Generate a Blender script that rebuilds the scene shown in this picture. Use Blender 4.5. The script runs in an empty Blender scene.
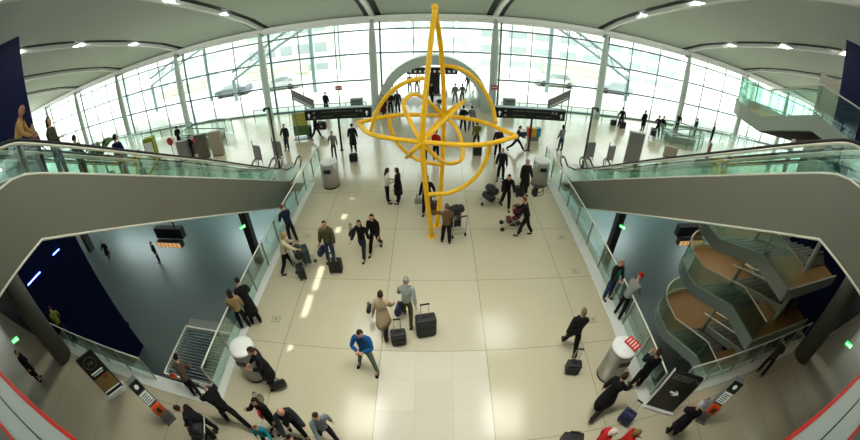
import bpy, bmesh, math, random
from mathutils import Vector, Matrix, Euler
random.seed(7)
S = bpy.context.scene
COL = S.collection
PI = math.pi
R = math.radians

# ------------------------------------------------------------------ materials
MATS = {}
def _new(name):
    m = bpy.data.materials.new(name); m.use_nodes = True
    nt = m.node_tree; b = nt.nodes['Principled BSDF']
    return m, nt, b
def lin(c):
    return tuple(((v/12.92) if v <= .04045 else ((v+.055)/1.055)**2.4) for v in c)
def mat(name, rgb, rough=.5, metal=0, var=.12, scale=8, bump=0, spec=.5, emit=None, es=1):
    """plain procedural material, sRGB colour with a little noise in it"""
    if name in MATS: return MATS[name]
    m, nt, b = _new(name)
    c = lin(rgb)
    n = nt.nodes.new('ShaderNodeTexNoise'); n.inputs['Scale'].default_value = scale; n.inputs['Detail'].default_value = 4
    tc = nt.nodes.new('ShaderNodeTexCoord'); nt.links.new(tc.outputs['Object'], n.inputs['Vector'])
    mx = nt.nodes.new('ShaderNodeMix'); mx.data_type = 'RGBA'
    mx.inputs[6].default_value = (*[v*(1-var) for v in c], 1); mx.inputs[7].default_value = (*[min(1, v*(1+var)) for v in c], 1)
    nt.links.new(n.outputs['Fac'], mx.inputs[0]); nt.links.new(mx.outputs[2], b.inputs['Base Color'])
    b.inputs['Roughness'].default_value = rough; b.inputs['Metallic'].default_value = metal
    b.inputs['Specular IOR Level'].default_value = spec
    if bump:
        bp = nt.nodes.new('ShaderNodeBump'); bp.inputs['Strength'].default_value = bump; bp.inputs['Distance'].default_value = .01
        nt.links.new(n.outputs['Fac'], bp.inputs['Height']); nt.links.new(bp.outputs[0], b.inputs['Normal'])
    if emit:
        b.inputs['Emission Color'].default_value = (*lin(emit), 1); b.inputs['Emission Strength'].default_value = es
    MATS[name] = m
    return m
def fabric(rgb):
    k = 'fabric_%02x%02x%02x' % tuple(int(v*255) for v in rgb)
    return mat(k, rgb, .85, 0, .18, 22, .3, .25)
def glass(name, tint, refl=.06, rough=.02, k=1.0):
    m = bpy.data.materials.new(name); m.use_nodes = True; nt = m.node_tree; nt.nodes.clear()
    o = nt.nodes.new('ShaderNodeOutputMaterial'); t = nt.nodes.new('ShaderNodeBsdfTransparent'); g = nt.nodes.new('ShaderNodeBsdfGlossy')
    mx = nt.nodes.new('ShaderNodeMixShader'); fr = nt.nodes.new('ShaderNodeFresnel'); fr.inputs[0].default_value = 1.45
    mt = nt.nodes.new('ShaderNodeMath'); mt.operation = 'MULTIPLY_ADD'; mt.inputs[1].default_value = k; mt.inputs[2].default_value = refl - .05*k; mt.use_clamp = True
    t.inputs[0].default_value = (*tint, 1); g.inputs['Roughness'].default_value = rough; g.inputs[0].default_value = (.9, 1, .96, 1)
    nt.links.new(fr.outputs[0], mt.inputs[0]); nt.links.new(mt.outputs[0], mx.inputs[0])
    nt.links.new(t.outputs[0], mx.inputs[1]); nt.links.new(g.outputs[0], mx.inputs[2]); nt.links.new(mx.outputs[0], o.inputs[0])
    MATS[name] = m
    return m
def floor_mat(name, side, mid, x0, pitch, y0, rough):
    """stone slabs: small slabs inside big bays with dark joints, a paler middle aisle"""
    m, nt, b = _new(name); N = nt.nodes; L = nt.links
    tc = N.new('ShaderNodeTexCoord'); sp = N.new('ShaderNodeSeparateXYZ'); L.new(tc.outputs['Object'], sp.inputs[0])
    def mth(op, a, v=None, c=None):
        n = N.new('ShaderNodeMath'); n.operation = op
        for i, q in enumerate((a, v, c)):
            if q is None: continue
            if isinstance(q, (int, float)): n.inputs[i].default_value = q
            else: L.new(q, n.inputs[i])
        return n.outputs[0]
    def joint(src, off, step, w):
        f = mth('FRACT', mth('DIVIDE', mth('SUBTRACT', src, off), step))
        d = mth('MULTIPLY', mth('MINIMUM', f, mth('SUBTRACT', 1.0, f)), step)
        return mth('LESS_THAN', d, w)
    X, Y = sp.outputs[0], sp.outputs[1]
    big = mth('MAXIMUM', joint(X, x0, pitch, .011), joint(Y, y0, 2.83, .011))
    small = mth('MAXIMUM', joint(X, x0, pitch/3, .004), joint(Y, y0, .943, .004))
    # one value for each small slab
    cx = mth('FLOOR', mth('DIVIDE', mth('SUBTRACT', X, x0), pitch/3)); cy = mth('FLOOR', mth('DIVIDE', mth('SUBTRACT', Y, y0), .943))
    cb = N.new('ShaderNodeCombineXYZ'); L.new(cx, cb.inputs[0]); L.new(cy, cb.inputs[1])
    wn = N.new('ShaderNodeTexWhiteNoise'); wn.noise_dimensions = '3D'; L.new(cb.outputs[0], wn.inputs[0])
    ns = N.new('ShaderNodeTexNoise'); ns.inputs['Scale'].default_value = .35; ns.inputs['Detail'].default_value = 6; L.new(tc.outputs['Object'], ns.inputs['Vector'])
    aisle = mth('MULTIPLY', mth('GREATER_THAN', X, x0), mth('LESS_THAN', X, x0+pitch)); near = mth('LESS_THAN', Y, y0+2.83*2); fade = mth('MULTIPLY', aisle, mth('MULTIPLY_ADD', near, .7, .3)); tile = mth('MULTIPLY_ADD', mth('MULTIPLY', aisle, near), .8, .2)
    m1 = N.new('ShaderNodeMix'); m1.data_type = 'RGBA'; m1.inputs[6].default_value = (*lin(side), 1); m1.inputs[7].default_value = (*lin(mid), 1)
    L.new(fade, m1.inputs[0])
    v = mth('ADD', mth('MULTIPLY_ADD', mth('MULTIPLY', wn.outputs[0], tile), .10, .89), mth('MULTIPLY', ns.outputs['Fac'], .14))
    v = mth('MULTIPLY', v, mth('SUBTRACT', 1.0, mth('MULTIPLY', mth('MULTIPLY', small, tile), .22)))
    v = mth('MULTIPLY', v, mth('SUBTRACT', 1.0, mth('MULTIPLY', big, .42)))
    mm = N.new('ShaderNodeVectorMath'); mm.operation = 'SCALE'; L.new(m1.outputs[2], mm.inputs[0]); L.new(v, mm.inputs['Scale'])
    L.new(mm.outputs[0], b.inputs['Base Color'])
    rr = mth('MULTIPLY_ADD', ns.outputs['Fac'], .08, rough-.04); L.new(rr, b.inputs['Roughness'])
    b.inputs['Specular IOR Level'].default_value = 1.0
    MATS[name] = m
    return m

M_floor = floor_mat('limestone_floor', (.755, .725, .62), (.775, .76, .69), -1.37, 2.89, .22, .16)
M_low = mat('dark_polished_floor', (.27, .32, .31), .38, 0, .08, .6)
M_curb = mat('pale_kerb_stone', (.82, .84, .81), .4, 0, .06, 3)
M_ceil = mat('painted_ceiling', (.79, .83, .78), .8, 0, .03, 1.2)
M_rib = mat('pale_painted_steel', (.95, .96, .93), .4, 0, .04, 4)
M_slot = mat('dark_slot', (.05, .06, .05), .7, 0, .1, 4)
M_col = mat('white_painted_column', (.70, .75, .71), .4, 0, .03, 3)
M_mull = mat('grey_aluminium', (.42, .49, .50), .4, .3, .05, 6)
M_steel = mat('brushed_steel', (.66, .66, .63), .36, .55, .1, 14)
M_trim = mat('satin_steel_trim', (.86, .86, .80), .4, .1, .05, 10)
M_clad = mat('grey_metal_cladding', (.47, .47, .42), .42, .25, .05, 1.3)
M_blue = mat('deep_blue_panel', (.006, .04, .17), .55, 0, .45, 2.2, 0, .12)
M_bluelight = mat('blue_strip_light', (.5, .6, 1), .4, emit=(.35, .45, 1), es=9)
M_yellow = mat('yellow_painted_steel', (1, .765, .06), .38, 0, .06, 3)
M_black = mat('black_satin', (.045, .05, .05), .45, 0, .15, 9)
M_rubber = mat('black_rubber', (.05, .05, .05), .6, 0, .2, 10)
M_signb = mat('black_sign_face', (.05, .06, .055), .4, 0, .1, 5)
M_white = mat('white_paint', (.86, .87, .85), .4, 0, .04, 6)
M_whitep = mat('white_parapet', (.66, .68, .66), .45, 0, .03, 3)
M_red = mat('red_paint', (.78, .13, .08), .4, 0, .08, 6)
M_yel2 = mat('sign_yellow', (.9, .75, .1), .5, emit=(.8, .65, .1), es=.3)
M_dimw = mat('grey_pictogram', (.52, .54, .52), .5)
M_dim = mat('dim_lettering', (.42, .44, .36), .5)
M_signw = mat('sign_white', (.85, .88, .86), .5, emit=(.8, .85, .8), es=.25)
M_green = mat('exit_green', (.1, .75, .3), .4, emit=(.15, .9, .35), es=1.6)
M_exitw = mat('exit_white', (.9, 1, .9), .4, emit=(.9, 1, .9), es=1.6)
M_dcol = mat('dark_clad_column', (.13, .12, .10), .45, 0, .1, 3)
M_gcol = mat('grey_concrete_column', (.36, .36, .34), .6, 0, .08, 2)
M_tan = mat('warm_stone', (.50, .40, .24), .45, 0, .12, 3)
M_string = mat('grey_green_stringer', (.62, .66, .61), .45, .1, .05, 2)
M_pave = mat('pale_forecourt_paving', (.80, .80, .77), .8, 0, .08, .6)
M_bldg = mat('pale_render', (.88, .88, .86), .8, 0, .06, .5)
M_bldg2 = mat('sage_render', (.82, .85, .80), .8, 0, .06, .5)
M_bglass = mat('blue_grey_glazing', (.60, .64, .64), .25, 0, .1, .8)
M_dark = mat('dark_wall', (.14, .12, .10), .7, 0, .15, 1)
M_skin = mat('light_skin', (.78, .58, .47), .55, 0, .06, 12)
M_skin2 = mat('tanned_skin', (.62, .42, .32), .55, 0, .06, 12)
M_eye = mat('dark_eye', (.05, .04, .04), .3)
M_lip = mat('lip', (.6, .3, .27), .5)
M_case = mat('black_case_fabric', (.07, .07, .075), .6, 0, .2, 30, .2)
M_navy = mat('navy_case_fabric', (.06, .11, .27), .6, 0, .2, 30, .2)
M_grey = mat('mid_grey_paint', (.45, .46, .45), .5, 0, .06, 5)
M_orange = mat('orange_plastic', (.92, .33, .08), .4, 0, .06, 6)
M_leaf = mat('plant_green', (.25, .38, .16), .6, 0, .3, 6)
M_screen = mat('amber_screen', (.5, .35, .2), .4, emit=(.75, .58, .38), es=.9)
M_lamp = mat('lamp_lens', (1, 1, .95), .4, emit=(1, 1, .93), es=1.1)
M_warm = mat('warm_lamp_lens', (1, .8, .5), .4, emit=(1, .72, .3), es=10)
G_fac = glass('facade_glass', (.93, .98, .95), .03, k=.45)
G_bal = glass('green_balustrade_glass', (.90, .97, .94), .03, k=.4)
G_stair = glass('stair_glass', (.80, .93, .88), .04, k=.5)
G_bal2 = glass('deep_green_glass', (.88, .955, .925), .04, k=.35)

# ------------------------------------------------------------------ mesh helpers
def bm_obj(name, bm, m, parent=None, smooth=False, loc=None):
    bmesh.ops.recalc_face_normals(bm, faces=bm.faces[:])
    me = bpy.data.meshes.new(name); bm.to_mesh(me); bm.free()
    if smooth:
        me.polygons.foreach_set('use_smooth', [True]*len(me.polygons))
    for mm in (m if isinstance(m, (list, tuple)) else [m]): me.materials.append(mm)
    o = bpy.data.objects.new(name, me); COL.objects.link(o)
    if parent: o.parent = parent
    if loc: o.location = loc
    return o
class MB:
    def __init__(s): s.bm = bmesh.new(); s.mi = 0
    def _f(s, vs):
        try:
            f = s.bm.faces.new(vs); f.material_index = s.mi; return f
        except ValueError: return None
    def box(s, x0, x1, y0, y1, z0, z1, bev=0, M=None):
        v = [s.bm.verts.new((x, y, z)) for x in (x0, x1) for y in (y0, y1) for z in (z0, z1)]
        fs = [s._f([v[i] for i in q]) for q in ((0,1,3,2), (4,6,7,5), (0,4,5,1), (2,3,7,6), (0,2,6,4), (1,5,7,3))]
        if M:
            for q in v: q.co = M @ q.co
        if bev:
            es = list({e for f in fs for e in f.edges})
            r = bmesh.ops.bevel(s.bm, geom=es, offset=bev, segments=2, affect='EDGES', profile=.5)
            for f in r['faces']: f.material_index = s.mi
        return s
    def prism(s, poly, axis, a, b):
        """polygon in the plane across an axis, pushed from a to b along it; axis x: (y,z), y: (x,z), z: (x,y)"""
        def P(p, t):
            return {'x': (t, p[0], p[1]), 'y': (p[0], t, p[1]), 'z': (p[0], p[1], t)}[axis]
        A = [s.bm.verts.new(P(p, a)) for p in poly]; B = [s.bm.verts.new(P(p, b)) for p in poly]
        n = len(poly); s._f(A); s._f(B[::-1])
        for i in range(n): s._f((A[i], A[(i+1) % n], B[(i+1) % n], B[i]))
        return s
    def tube(s, pts, r, n=8, closed=False, rz=None):
        pts = [Vector(p) for p in pts]; k = len(pts)
        rad = r if isinstance(r, (list, tuple)) else [r]*k
        rings = []; up = Vector((0, 0, 1)); prev = None
        for i, p in enumerate(pts):
            if closed: d = pts[(i+1) % k]-pts[i-1]
            else: d = pts[min(i+1, k-1)]-pts[max(i-1, 0)]
            d.normalize()
            if prev is None:
                a = d.orthogonal().normalized() if abs(d.z) > .95 else d.cross(up).normalized()
            else:
                a = (prev-d*prev.dot(d)); a = a.normalized() if a.length > 1e-4 else d.orthogonal().normalized()
            prev = a; b = d.cross(a)
            rings.append([s.bm.verts.new(p+(a*math.cos(2*PI*j/n)+b*math.sin(2*PI*j/n))*rad[i]) for j in range(n)])
        m = k if closed else k-1
        for i in range(m):
            A, B = rings[i], rings[(i+1) % k]
            for j in range(n): s._f((A[j], A[(j+1) % n], B[(j+1) % n], B[j]))
        if not closed: s._f(rings[0][::-1]); s._f(rings[-1])
        return s
    def lathe(s, prof, n=24, c=(0, 0), sx=1, sy=1, M=None):
        rings = []
        for r, z in prof:
            rg = [s.bm.verts.new((c[0]+r*sx*math.cos(2*PI*j/n), c[1]+r*sy*math.sin(2*PI*j/n), z)) for j in range(n)]
            if M:
                for q in rg: q.co = M @ q.co
            rings.append(rg)
        for A, B in zip(rings, rings[1:]):
            for j in range(n): s._f((A[j], A[(j+1) % n], B[(j+1) % n], B[j]))
        if prof[0][0] > 1e-5: s._f(rings[0][::-1])
        if prof[-1][0] > 1e-5: s._f(rings[-1])
        return s
    def ball(s, c, r, n=10, m=7, M=None):
        r = r if isinstance(r, (tuple, list)) else (r, r, r)
        T = Matrix.Translation(c) @ Matrix.Diagonal((*r, 1))
        if M: T = M @ T
        q = bmesh.ops.create_uvsphere(s.bm, u_segments=n, v_segments=m, radius=1, matrix=T)
        for v in q['verts']:
            for f in v.link_faces: f.material_index = s.mi
        return s
    def ribbon(s, pts, dz, th):
        """upright sheet with thickness th standing dz above a polyline"""
        pts = [Vector(p) for p in pts]; k = len(pts); rows = []
        for i, p in enumerate(pts):
            d = pts[min(i+1, k-1)]-pts[max(i-1, 0)]; d.z = 0
            if d.length < 1e-5: d = Vector((1, 0, 0))
            d.normalize(); n = Vector((-d.y, d.x, 0))*th/2; u = Vector((0, 0, dz))
            rows.append([s.bm.verts.new(q) for q in (p-n, p+n, p+n+u, p-n+u)])
        for A, B in zip(rows, rows[1:]):
            for j in range(4): s._f((A[j], A[(j+1) % 4], B[(j+1) % 4], B[j]))
        s._f(rows[0][::-1]); s._f(rows[-1])
        return s
    def slab(s, pts, th):
        """horizontal polygon at the z of its points, th thick downwards"""
        A = [s.bm.verts.new(p) for p in pts]; B = [s.bm.verts.new((p[0], p[1], p[2]-th)) for p in pts]
        n = len(pts); s._f(A); s._f(B[::-1])
        for i in range(n): s._f((A[i], A[(i+1) % n], B[(i+1) % n], B[i]))
        return s
    def to(s, name, m, parent=None, smooth=False, loc=None): return bm_obj(name, s.bm, m, parent, smooth, loc)

def tag(o, label, cat, group=None, kind=None):
    o['label'] = label; o['category'] = cat
    if group: o['group'] = group
    if kind: o['kind'] = kind
    return o
def empty(name, loc=(0, 0, 0), rz=0, label=None, cat=None, group=None):
    o = bpy.data.objects.new(name, None); COL.objects.link(o); o.empty_display_size = .2
    o.location = loc; o.rotation_euler = (0, 0, rz)
    if label: tag(o, label, cat, group)
    return o
def struct(o): o['kind'] = 'structure'; return o
def copy_tree(o, parent=None):
    c = o.copy(); COL.objects.link(c)
    if parent: c.parent = parent
    for ch in list(o.children): copy_tree(ch, c)
    return c
def light(name, kind, loc, energy, color=(1, 1, 1), rot=(0, 0, 0), **k):
    d = bpy.data.lights.new(name, kind); d.energy = energy; d.color = color
    for a, v in k.items(): setattr(d, a, v)
    o = bpy.data.objects.new(name, d); COL.objects.link(o); o.location = loc; o.rotation_euler = rot
    return o
def text_mesh(name, txt, size, m, parent, loc, rot, ext=.002):
    cu = bpy.data.curves.new('t', 'FONT'); cu.body = txt; cu.size = size; cu.extrude = ext; cu.align_x = 'CENTER'; cu.align_y = 'CENTER'
    o = bpy.data.objects.new('t', cu); COL.objects.link(o)
    bpy.context.view_layer.update()
    me = bpy.data.meshes.new_from_object(o.evaluated_get(bpy.context.evaluated_depsgraph_get()))
    COL.objects.unlink(o); bpy.data.objects.remove(o)
    me.materials.clear(); me.materials.append(m)
    q = bpy.data.objects.new(name, me); COL.objects.link(q); q.parent = parent; q.location = loc; q.rotation_euler = rot
    return q

# ------------------------------------------------------------------ room shell
YF = 27.0                       # the glazed front
XC = .2
COLX = [XC+8.6*(k+.5) for k in range(-6, 6)]
ROOF = [(27.3, 7.1), (24.4, 8.2), (20.8, 9.25), (17.6, 10.08), (13.9, 11.02), (10.8, 11.78), (7.5, 12.4), (4, 12.95), (0, 13.4), (-4, 13.7), (-9, 13.9)]
def roofz(y):
    if y <= -9: return ROOF[-1][1]
    for (a, za), (b, zb) in zip(ROOF, ROOF[1:]):
        if b <= y <= a: return za+(zb-za)*(a-y)/(a-b)
    return ROOF[0][1]
mb = MB()
def fbox(x0, x1, y0, y1): mb.box(x0, x1, y0, y1, -.45, 0)
fbox(-58, 58, -9, 3.85); fbox(-5.66, 5.66, 3.85, 15.3); fbox(-58, 58, 15.3, 27.4); fbox(-58, -24, 3.85, 15.3); fbox(24, 58, 3.85, 15.3)
struct(mb.to('floor', M_floor))
mb = MB(); mb.box(-60, 60, -9, 62, -5.3, -5); struct(mb.to('floor_lower', M_low))
# kerbs round the two openings
mb = MB(); mb.box(-6.16, -5.62, 3.4, 15.3, -.42, .03, .01); mb.box(-14.6, -6.12, 3.4, 3.86, -.42, .03, .01); struct(mb.to('trim_1', M_curb))
mb = MB(); mb.box(5.62, 6.28, 3.4, 15.3, -.42, .03, .01); mb.box(6.16, 14.6, 3.4, 3.86, -.42, .03, .01); struct(mb.to('trim_2', M_curb))
# ceiling, one curved shell
mb = MB()
def roof_piece(x0, x1, ya, yb):
    ys = sorted({ya, yb} | {y for y, z in ROOF if ya < y < yb}, reverse=True)
    mb.prism([(y, roofz(y)) for y in ys]+[(y, roofz(y)+.35) for y in ys[::-1]], 'x', x0, x1)
roof_piece(-60, -4.6, -9, 27.3); roof_piece(-2.6, 60, -9, 27.3)
SUNK = .5317                    # horizontal run of the sun per metre of height
slits = []                      # narrow open daylight slots beside a rib, each (y from, y to, x)
for ya, yb, xx in ((5.35, 5.75, -4.05), (6.7, 7.9, -3.88), (7.95, 9.4, -3.80), (10.2, 10.6, -3.73), (11.3, 11.9, -3.66), (12.3, 12.9, -3.60), (14.0, 14.3, -3.52)):
    k = 13.3*SUNK
    slits.append((ya-k, yb-k, xx+.60))
p = -9
for ya, yb, xx in slits:
    roof_piece(-4.6, -2.6, p, ya); roof_piece(-4.6, xx-.11, ya, yb); roof_piece(xx+.11, -2.6, ya, yb); p = yb
roof_piece(-4.6, -2.6, p, 27.3)
struct(mb.to('ceiling', M_ceil))
# eaves beam over the glazing
mb = MB(); mb.box(-60, 60, 26.65, 27.2, 6.85, 7.2, .04); mb.box(-60, 60, 26.8, 27.15, 6.62, 6.86); struct(mb.to('trim_3', M_rib))
# walls: blue blocks at the sides, rear wall behind the upper level
mb = MB(); mb.box(-30, -15.2, 3.3, 7.65, -5, 11.45); wl = struct(mb.to('wall_left', M_blue))
mb = MB(); mb.box(15.4, 30, 3.3, 7.5, -5, 11.4); wr = struct(mb.to('wall_right', M_blue))
mb = MB(); mb.box(-60, 60, -9.4, -9, -5, 9.2); mb.box(-60, -15, -9.4, -9, 9.2, 14.2); mb.box(15, 60, -9.4, -9, 9.2, 14.2); struct(mb.to('wall_rear', M_dark))
mb = MB(); mb.box(-15, 15, -9.25, -9.22, 9.2, 13.7); wq = struct(mb.to('window_20', G_fac))  # opening added out of view behind the camera to let in fill daylight
mb = MB()
for i in range(11): mb.box(-15+3*i-.05, -15+3*i+.05, -9.3, -9.15, 9.2, 13.8)
mb.to('window_frame', M_mull, wq)
mb = MB(); mb.box(15.45, 18.2, 7.52, 8.75, -5, 9.5); struct(mb.to('wall_shaft', M_clad))
# glazed front, bay by bay
n = 0
edges = [-59.0]+COLX+[59.0]
ROWZ = [.06, 2.25, 4.3, 6.1]
for a, b in zip(edges, edges[1:]):
    n += 1
    central = abs((a+b)/2-XC) < .5
    mb = MB()
    if central:                  # glass fills the bay above and beside the entrance vault
        arch = [(XC+4.2*math.cos(t), 4.12*math.sin(t)) for t in [PI*i/20 for i in range(21)]]
        pl = [(b, 0), (b, 6.7), (a, 6.7), (a, 0)]+[(x, max(z, 0)) for x, z in arch[::-1]]
        mb.prism(pl, 'y', 27.0, 27.03)
    else: mb.box(a, b, 27.0, 27.03, 0, 6.7)
    g = struct(mb.to('window_%d' % n, G_fac))
    mb = MB()
    for z in ROWZ:
        if central and z < 4: continue
        mb.box(a, b, 26.93, 27.08, z-.06, z+.06)
    for i in (1, 2):
        x = a+(b-a)*i/3
        mb.box(x-.03, x+.03, 26.96, 27.06, 4.1 if central else 0, 6.7)
    mb.to('window_frame', M_mull, g)
n = 3
for x in COLX:                   # tapering round columns
    n += 1
    mb = MB(); mb.lathe([(.30, 0), (.30, .06), (.27, .1), (.30, 3.2), (.27, 5.4), (.17, 6.5), (.10, 6.95)], 20, (x, 26.35))
    c = struct(mb.to('trim_%d' % n, M_col, smooth=True))
    mb = MB(); mb.box(x+.42, x+.56, 26.8, 26.95, 0, 6.7); mb.box(x-.1, x+.1, 26.4, 26.95, 6.55, 6.75); mb.to('bracket', M_mull, c)
# roof ribs: pale beam between two dark slots
M_sky = mat('roof_slot_daylight', (.9, 1, .97), .5, emit=(.92, 1, .97), es=5)
lamp_spots = []
for x in COLX[1:-1]:
    n += 1
    mb = MB()
    def strip(x0, x1, drop, t):
        lo = [(y, z-drop) for y, z in ROOF[:-1]]; hi = [(y, z-drop+t) for y, z in ROOF[:-1]][::-1]
        mb.prism(lo+hi, 'x', x0, x1)
    strip(x-.15, x+.15, .26, .3)
    rib = struct(mb.to('trim_%d' % n, M_rib))
    mb = MB(); strip(x-.60, x-.17, .02, .05); strip(x+.17, x+.60, .02, .05); mb.to('slot', M_slot, rib)
    for y in (21, 15.5, 10, 4.5):
        lamp_spots.append((x, y))
# entrance vault: a pale flattened tunnel through the glazing to the road bridge
mb = MB()
pl = [(XC+4.15*math.cos(PI*i/24), 4.15*math.sin(PI*i/24)) for i in range(25)]
inn = [(XC+3.55*math.cos(PI*i/24), 3.42*math.sin(PI*i/24)) for i in range(25)]
for i in range(24):
    mb.prism([pl[i], pl[i+1], inn[i+1], inn[i]], 'y', 26.2, 30.0)
va = struct(mb.to('door_1', M_col, smooth=False))
mb = MB()
for x in (XC-3.3, XC-1.1, XC+1.1, XC+3.3): mb.box(x-.04, x+.04, 29.6, 29.7, 0, 2.6)
mb.box(XC-3.4, XC+3.4, 29.6, 29.7, 2.5, 2.62); mb.to('door_frame', M_mull, va)
for q in (-1, 1):
    mb = MB(); mb.box(XC+q*2.2-1.05, XC+q*2.2+1.05, 29.63, 29.66, .05, 2.5); mb.to('door_panel', G_fac, va)

# ------------------------------------------------------------------ upper level
UZ = 7.15
mb = MB()
mb.box(-58, 58, -9, -.12, 6.2, UZ)
for s in (-1, 1):
    mb.box(*sorted((s*6.97, s*15.1)), -.12, 2.75, 6.2, UZ)
struct(mb.to('floor_upper', M_clad))
# white parapet with red edges under the viewer
mb = MB(); mb.box(-6.9, 6.9, -.21, .035, UZ, 7.49); pr = struct(mb.to('wall_parapet', M_whitep))
mb = MB(); mb.box(-6.9, 6.9, .022, .045, 7.45, 7.497, .004); mb.box(-6.9, 6.9, -.225, -.203, 7.45, 7.497, .004); mb.to('coping', M_red, pr)
mb = MB(); mb.box(-6.9, 6.9, -.087, -.080, 7.485, 7.492); mb.to('joint', M_black, pr)

# ------------------------------------------------------------------ escalators
TOP = [(17.6, -.02), (16.2, .0), (15.25, .14), (9.23, 3.67), (6.39, 5.34), (4.15, 6.69), (3.29, 7.2), (2.93, 7.39), (2.6, 7.49), (2.25, 7.52), (.06, 7.52)]
BOT = [(.06, 6.19), (2.69, 6.19), (10.3, 1.63), (13.2, -.1), (13.9, -.44), (17.6, -.44)]
def smoothline(pts, k=4):
    out = []
    P = [Vector(p) for p in pts]
    for i in range(len(P)-1):
        a, b, c, d = P[max(i-1, 0)], P[i], P[i+1], P[min(i+2, len(P)-1)]
        for j in range(k):
            t = j/k
            out.append(.5*((2*b)+(c-a)*t+(2*a-5*b+4*c-d)*t*t+(3*b-a-3*c+d)*t**3))
    out.append(P[-1]); return out
def escalator(s, xi, label, inner):
    """s: side sign, xi: distance of its inner face from the hall axis"""
    e = empty('escalator', (s*(xi+.6), 16, 0), 0, label, 'escalator', 'escalators up to the departures level')
    off = Vector((s*(xi+.6), 16, 0))
    def X(a): return s*(xi+a)-off.x
    def sh(pl): return [(y-16, z) for y, z in pl]
    for k, a in enumerate((0, 1.14)):
        mb = MB(); mb.prism(sh(TOP+BOT), 'x', *sorted((X(a), X(a+.05)))); mb.to('side_cladding', M_clad, e)
        mb = MB(); mb.tube([(X(a+.02), y-16, z+.01) for y, z in TOP], .03, 6); mb.to('deck_trim', M_trim, e)
        mb = MB(); mb.tube([(X(a), y-16, z) for y, z in BOT[:5]], .03, 6); mb.to('edge_trim', M_trim, e)
        gl = [(X(a+.03), y-16, z+.03) for y, z in TOP[1:]]
        mb = MB(); mb.ribbon(gl, .6, .015); mb.to('glass_panel', G_bal2, e)
        hr = [(X(a+.03), y-16, z+.68) for y, z in TOP[1:-1]]+[(X(a+.03), .06-16, 8.2)]
        hr = [(X(a+.03), .95, .08), (X(a+.03), 1.2, .2), (X(a+.03), 1.3, .42), (X(a+.03), 1.12, .64), (X(a+.03), .75, .7)]+hr[1:]
        mb = MB(); mb.tube(smoothline(hr, 3), .034, 8); mb.to('handrail', M_rubber, e, True)
        mb = MB(); mb.tube([(p[0], p[1], p[2]-.06) for p in smoothline(hr, 2)], .034, 6); mb.to('rail_guide', M_trim, e)
    mb = MB()                     # step band: real treads and risers
    y, z = 15.3, 0.0
    pts = []
    while y > 3.35:
        pts += [(y, z), (y-.36, z)]; z += .215; y -= .36
    z = min(z, UZ)
    prof = [(17.5, 0), (15.6, 0)]+pts+[(y, UZ), (.1, UZ)]
    under = [(.1, UZ-.12), (3.4, UZ-.14), (15.1, -.2), (17.5, -.2)]
    mb.prism(sh(prof+under), 'x', *sorted((X(.08), X(1.12)))); mb.to('step_band', M_steel, e)
    mb = MB(); mb.prism(sh([(.06, 6.2), (2.69, 6.2), (10.3, 1.64), (13.2, -.09), (13.4, 0), (2.8, 6.35), (.06, 6.35)]), 'x', *sorted((X(.04), X(1.15)))); mb.to('soffit', M_clad, e)
    mb = MB(); mb.box(*sorted((X(.1), X(1.1))), -.5, 1.45, .0, .015); mb.to('landing_plate', M_steel, e)
    return e
escalator(-1, 6.95, 'escalator on the left side of the hall, the one beside the atrium floor', True)
escalator(-1, 8.45, 'escalator on the left side of the hall, second from the atrium floor', False)
escalator(1, 6.95, 'escalator on the right side of the hall, the one beside the atrium floor', True)
escalator(1, 8.45, 'escalator on the right side of the hall, second from the atrium floor', False)

# handrails round the openings: steel posts, glass, one bright rail
def balustrade(name, pts, label, h=1.1, spacing=1.35, gm=None, posts=True, group=None, rail=.026, lean=0):
    e = empty(name, pts[0], 0, label, 'balustrade', group)
    P = [Vector(p)-Vector(pts[0]) for p in pts]
    mb = MB(); mb.ribbon([p+Vector((0, 0, .04)) for p in P], h-.12, .014); mb.to('glass_panel', gm or G_bal, e)
    mb = MB(); mb.tube([p+Vector((0, 0, h)) for p in P], rail, 8); mb.to('handrail', M_trim, e)
    if posts:
        L = [0]
        for a, b in zip(P, P[1:]): L.append(L[-1]+(b-a).length)
        n = max(1, round(L[-1]/spacing))
        for i in range(n+1):
            t = L[-1]*i/n; k = max(j for j in range(len(P)-1) if L[j] <= t+1e-6); u = (t-L[k])/max(1e-6, L[k+1]-L[k])
            p = P[k].lerp(P[k+1], min(u, 1)); d = (P[k+1]-P[k]); d.z = 0; d.normalize()
            mb = MB(); mb.prism([(p.x-d.x*.03-d.y*.02, p.y-d.y*.03+d.x*.02), (p.x+d.x*.03-d.y*.02, p.y+d.y*.03+d.x*.02), (p.x+d.x*.03+d.y*.02, p.y+d.y*.03-d.x*.02), (p.x-d.x*.03+d.y*.02, p.y-d.y*.03-d.x*.02)], 'z', p.z-.02, p.z+h-.02)
            mb.to('post', M_steel, e)
    return e
balustrade('glass_balustrade', [(-5.88, 17.2, 0), (-5.88, 3.95, 0)], 'long glass balustrade along the left edge of the atrium floor')
balustrade('glass_balustrade', [(6.03, 17.2, 0), (6.03, 3.75, 0)], 'long glass balustrade along the right edge of the atrium floor')
balustrade('glass_balustrade', [(-8.3, 3.72, 0), (-14.7, 3.72, 0)], 'glass balustrade behind the two tall totems, ending at the round grey column')
balustrade('glass_balustrade', [(7.0, 3.72, 0), (14.6, 3.72, 0)], 'glass balustrade in front of the winding staircase, ending at the round grey column')

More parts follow.
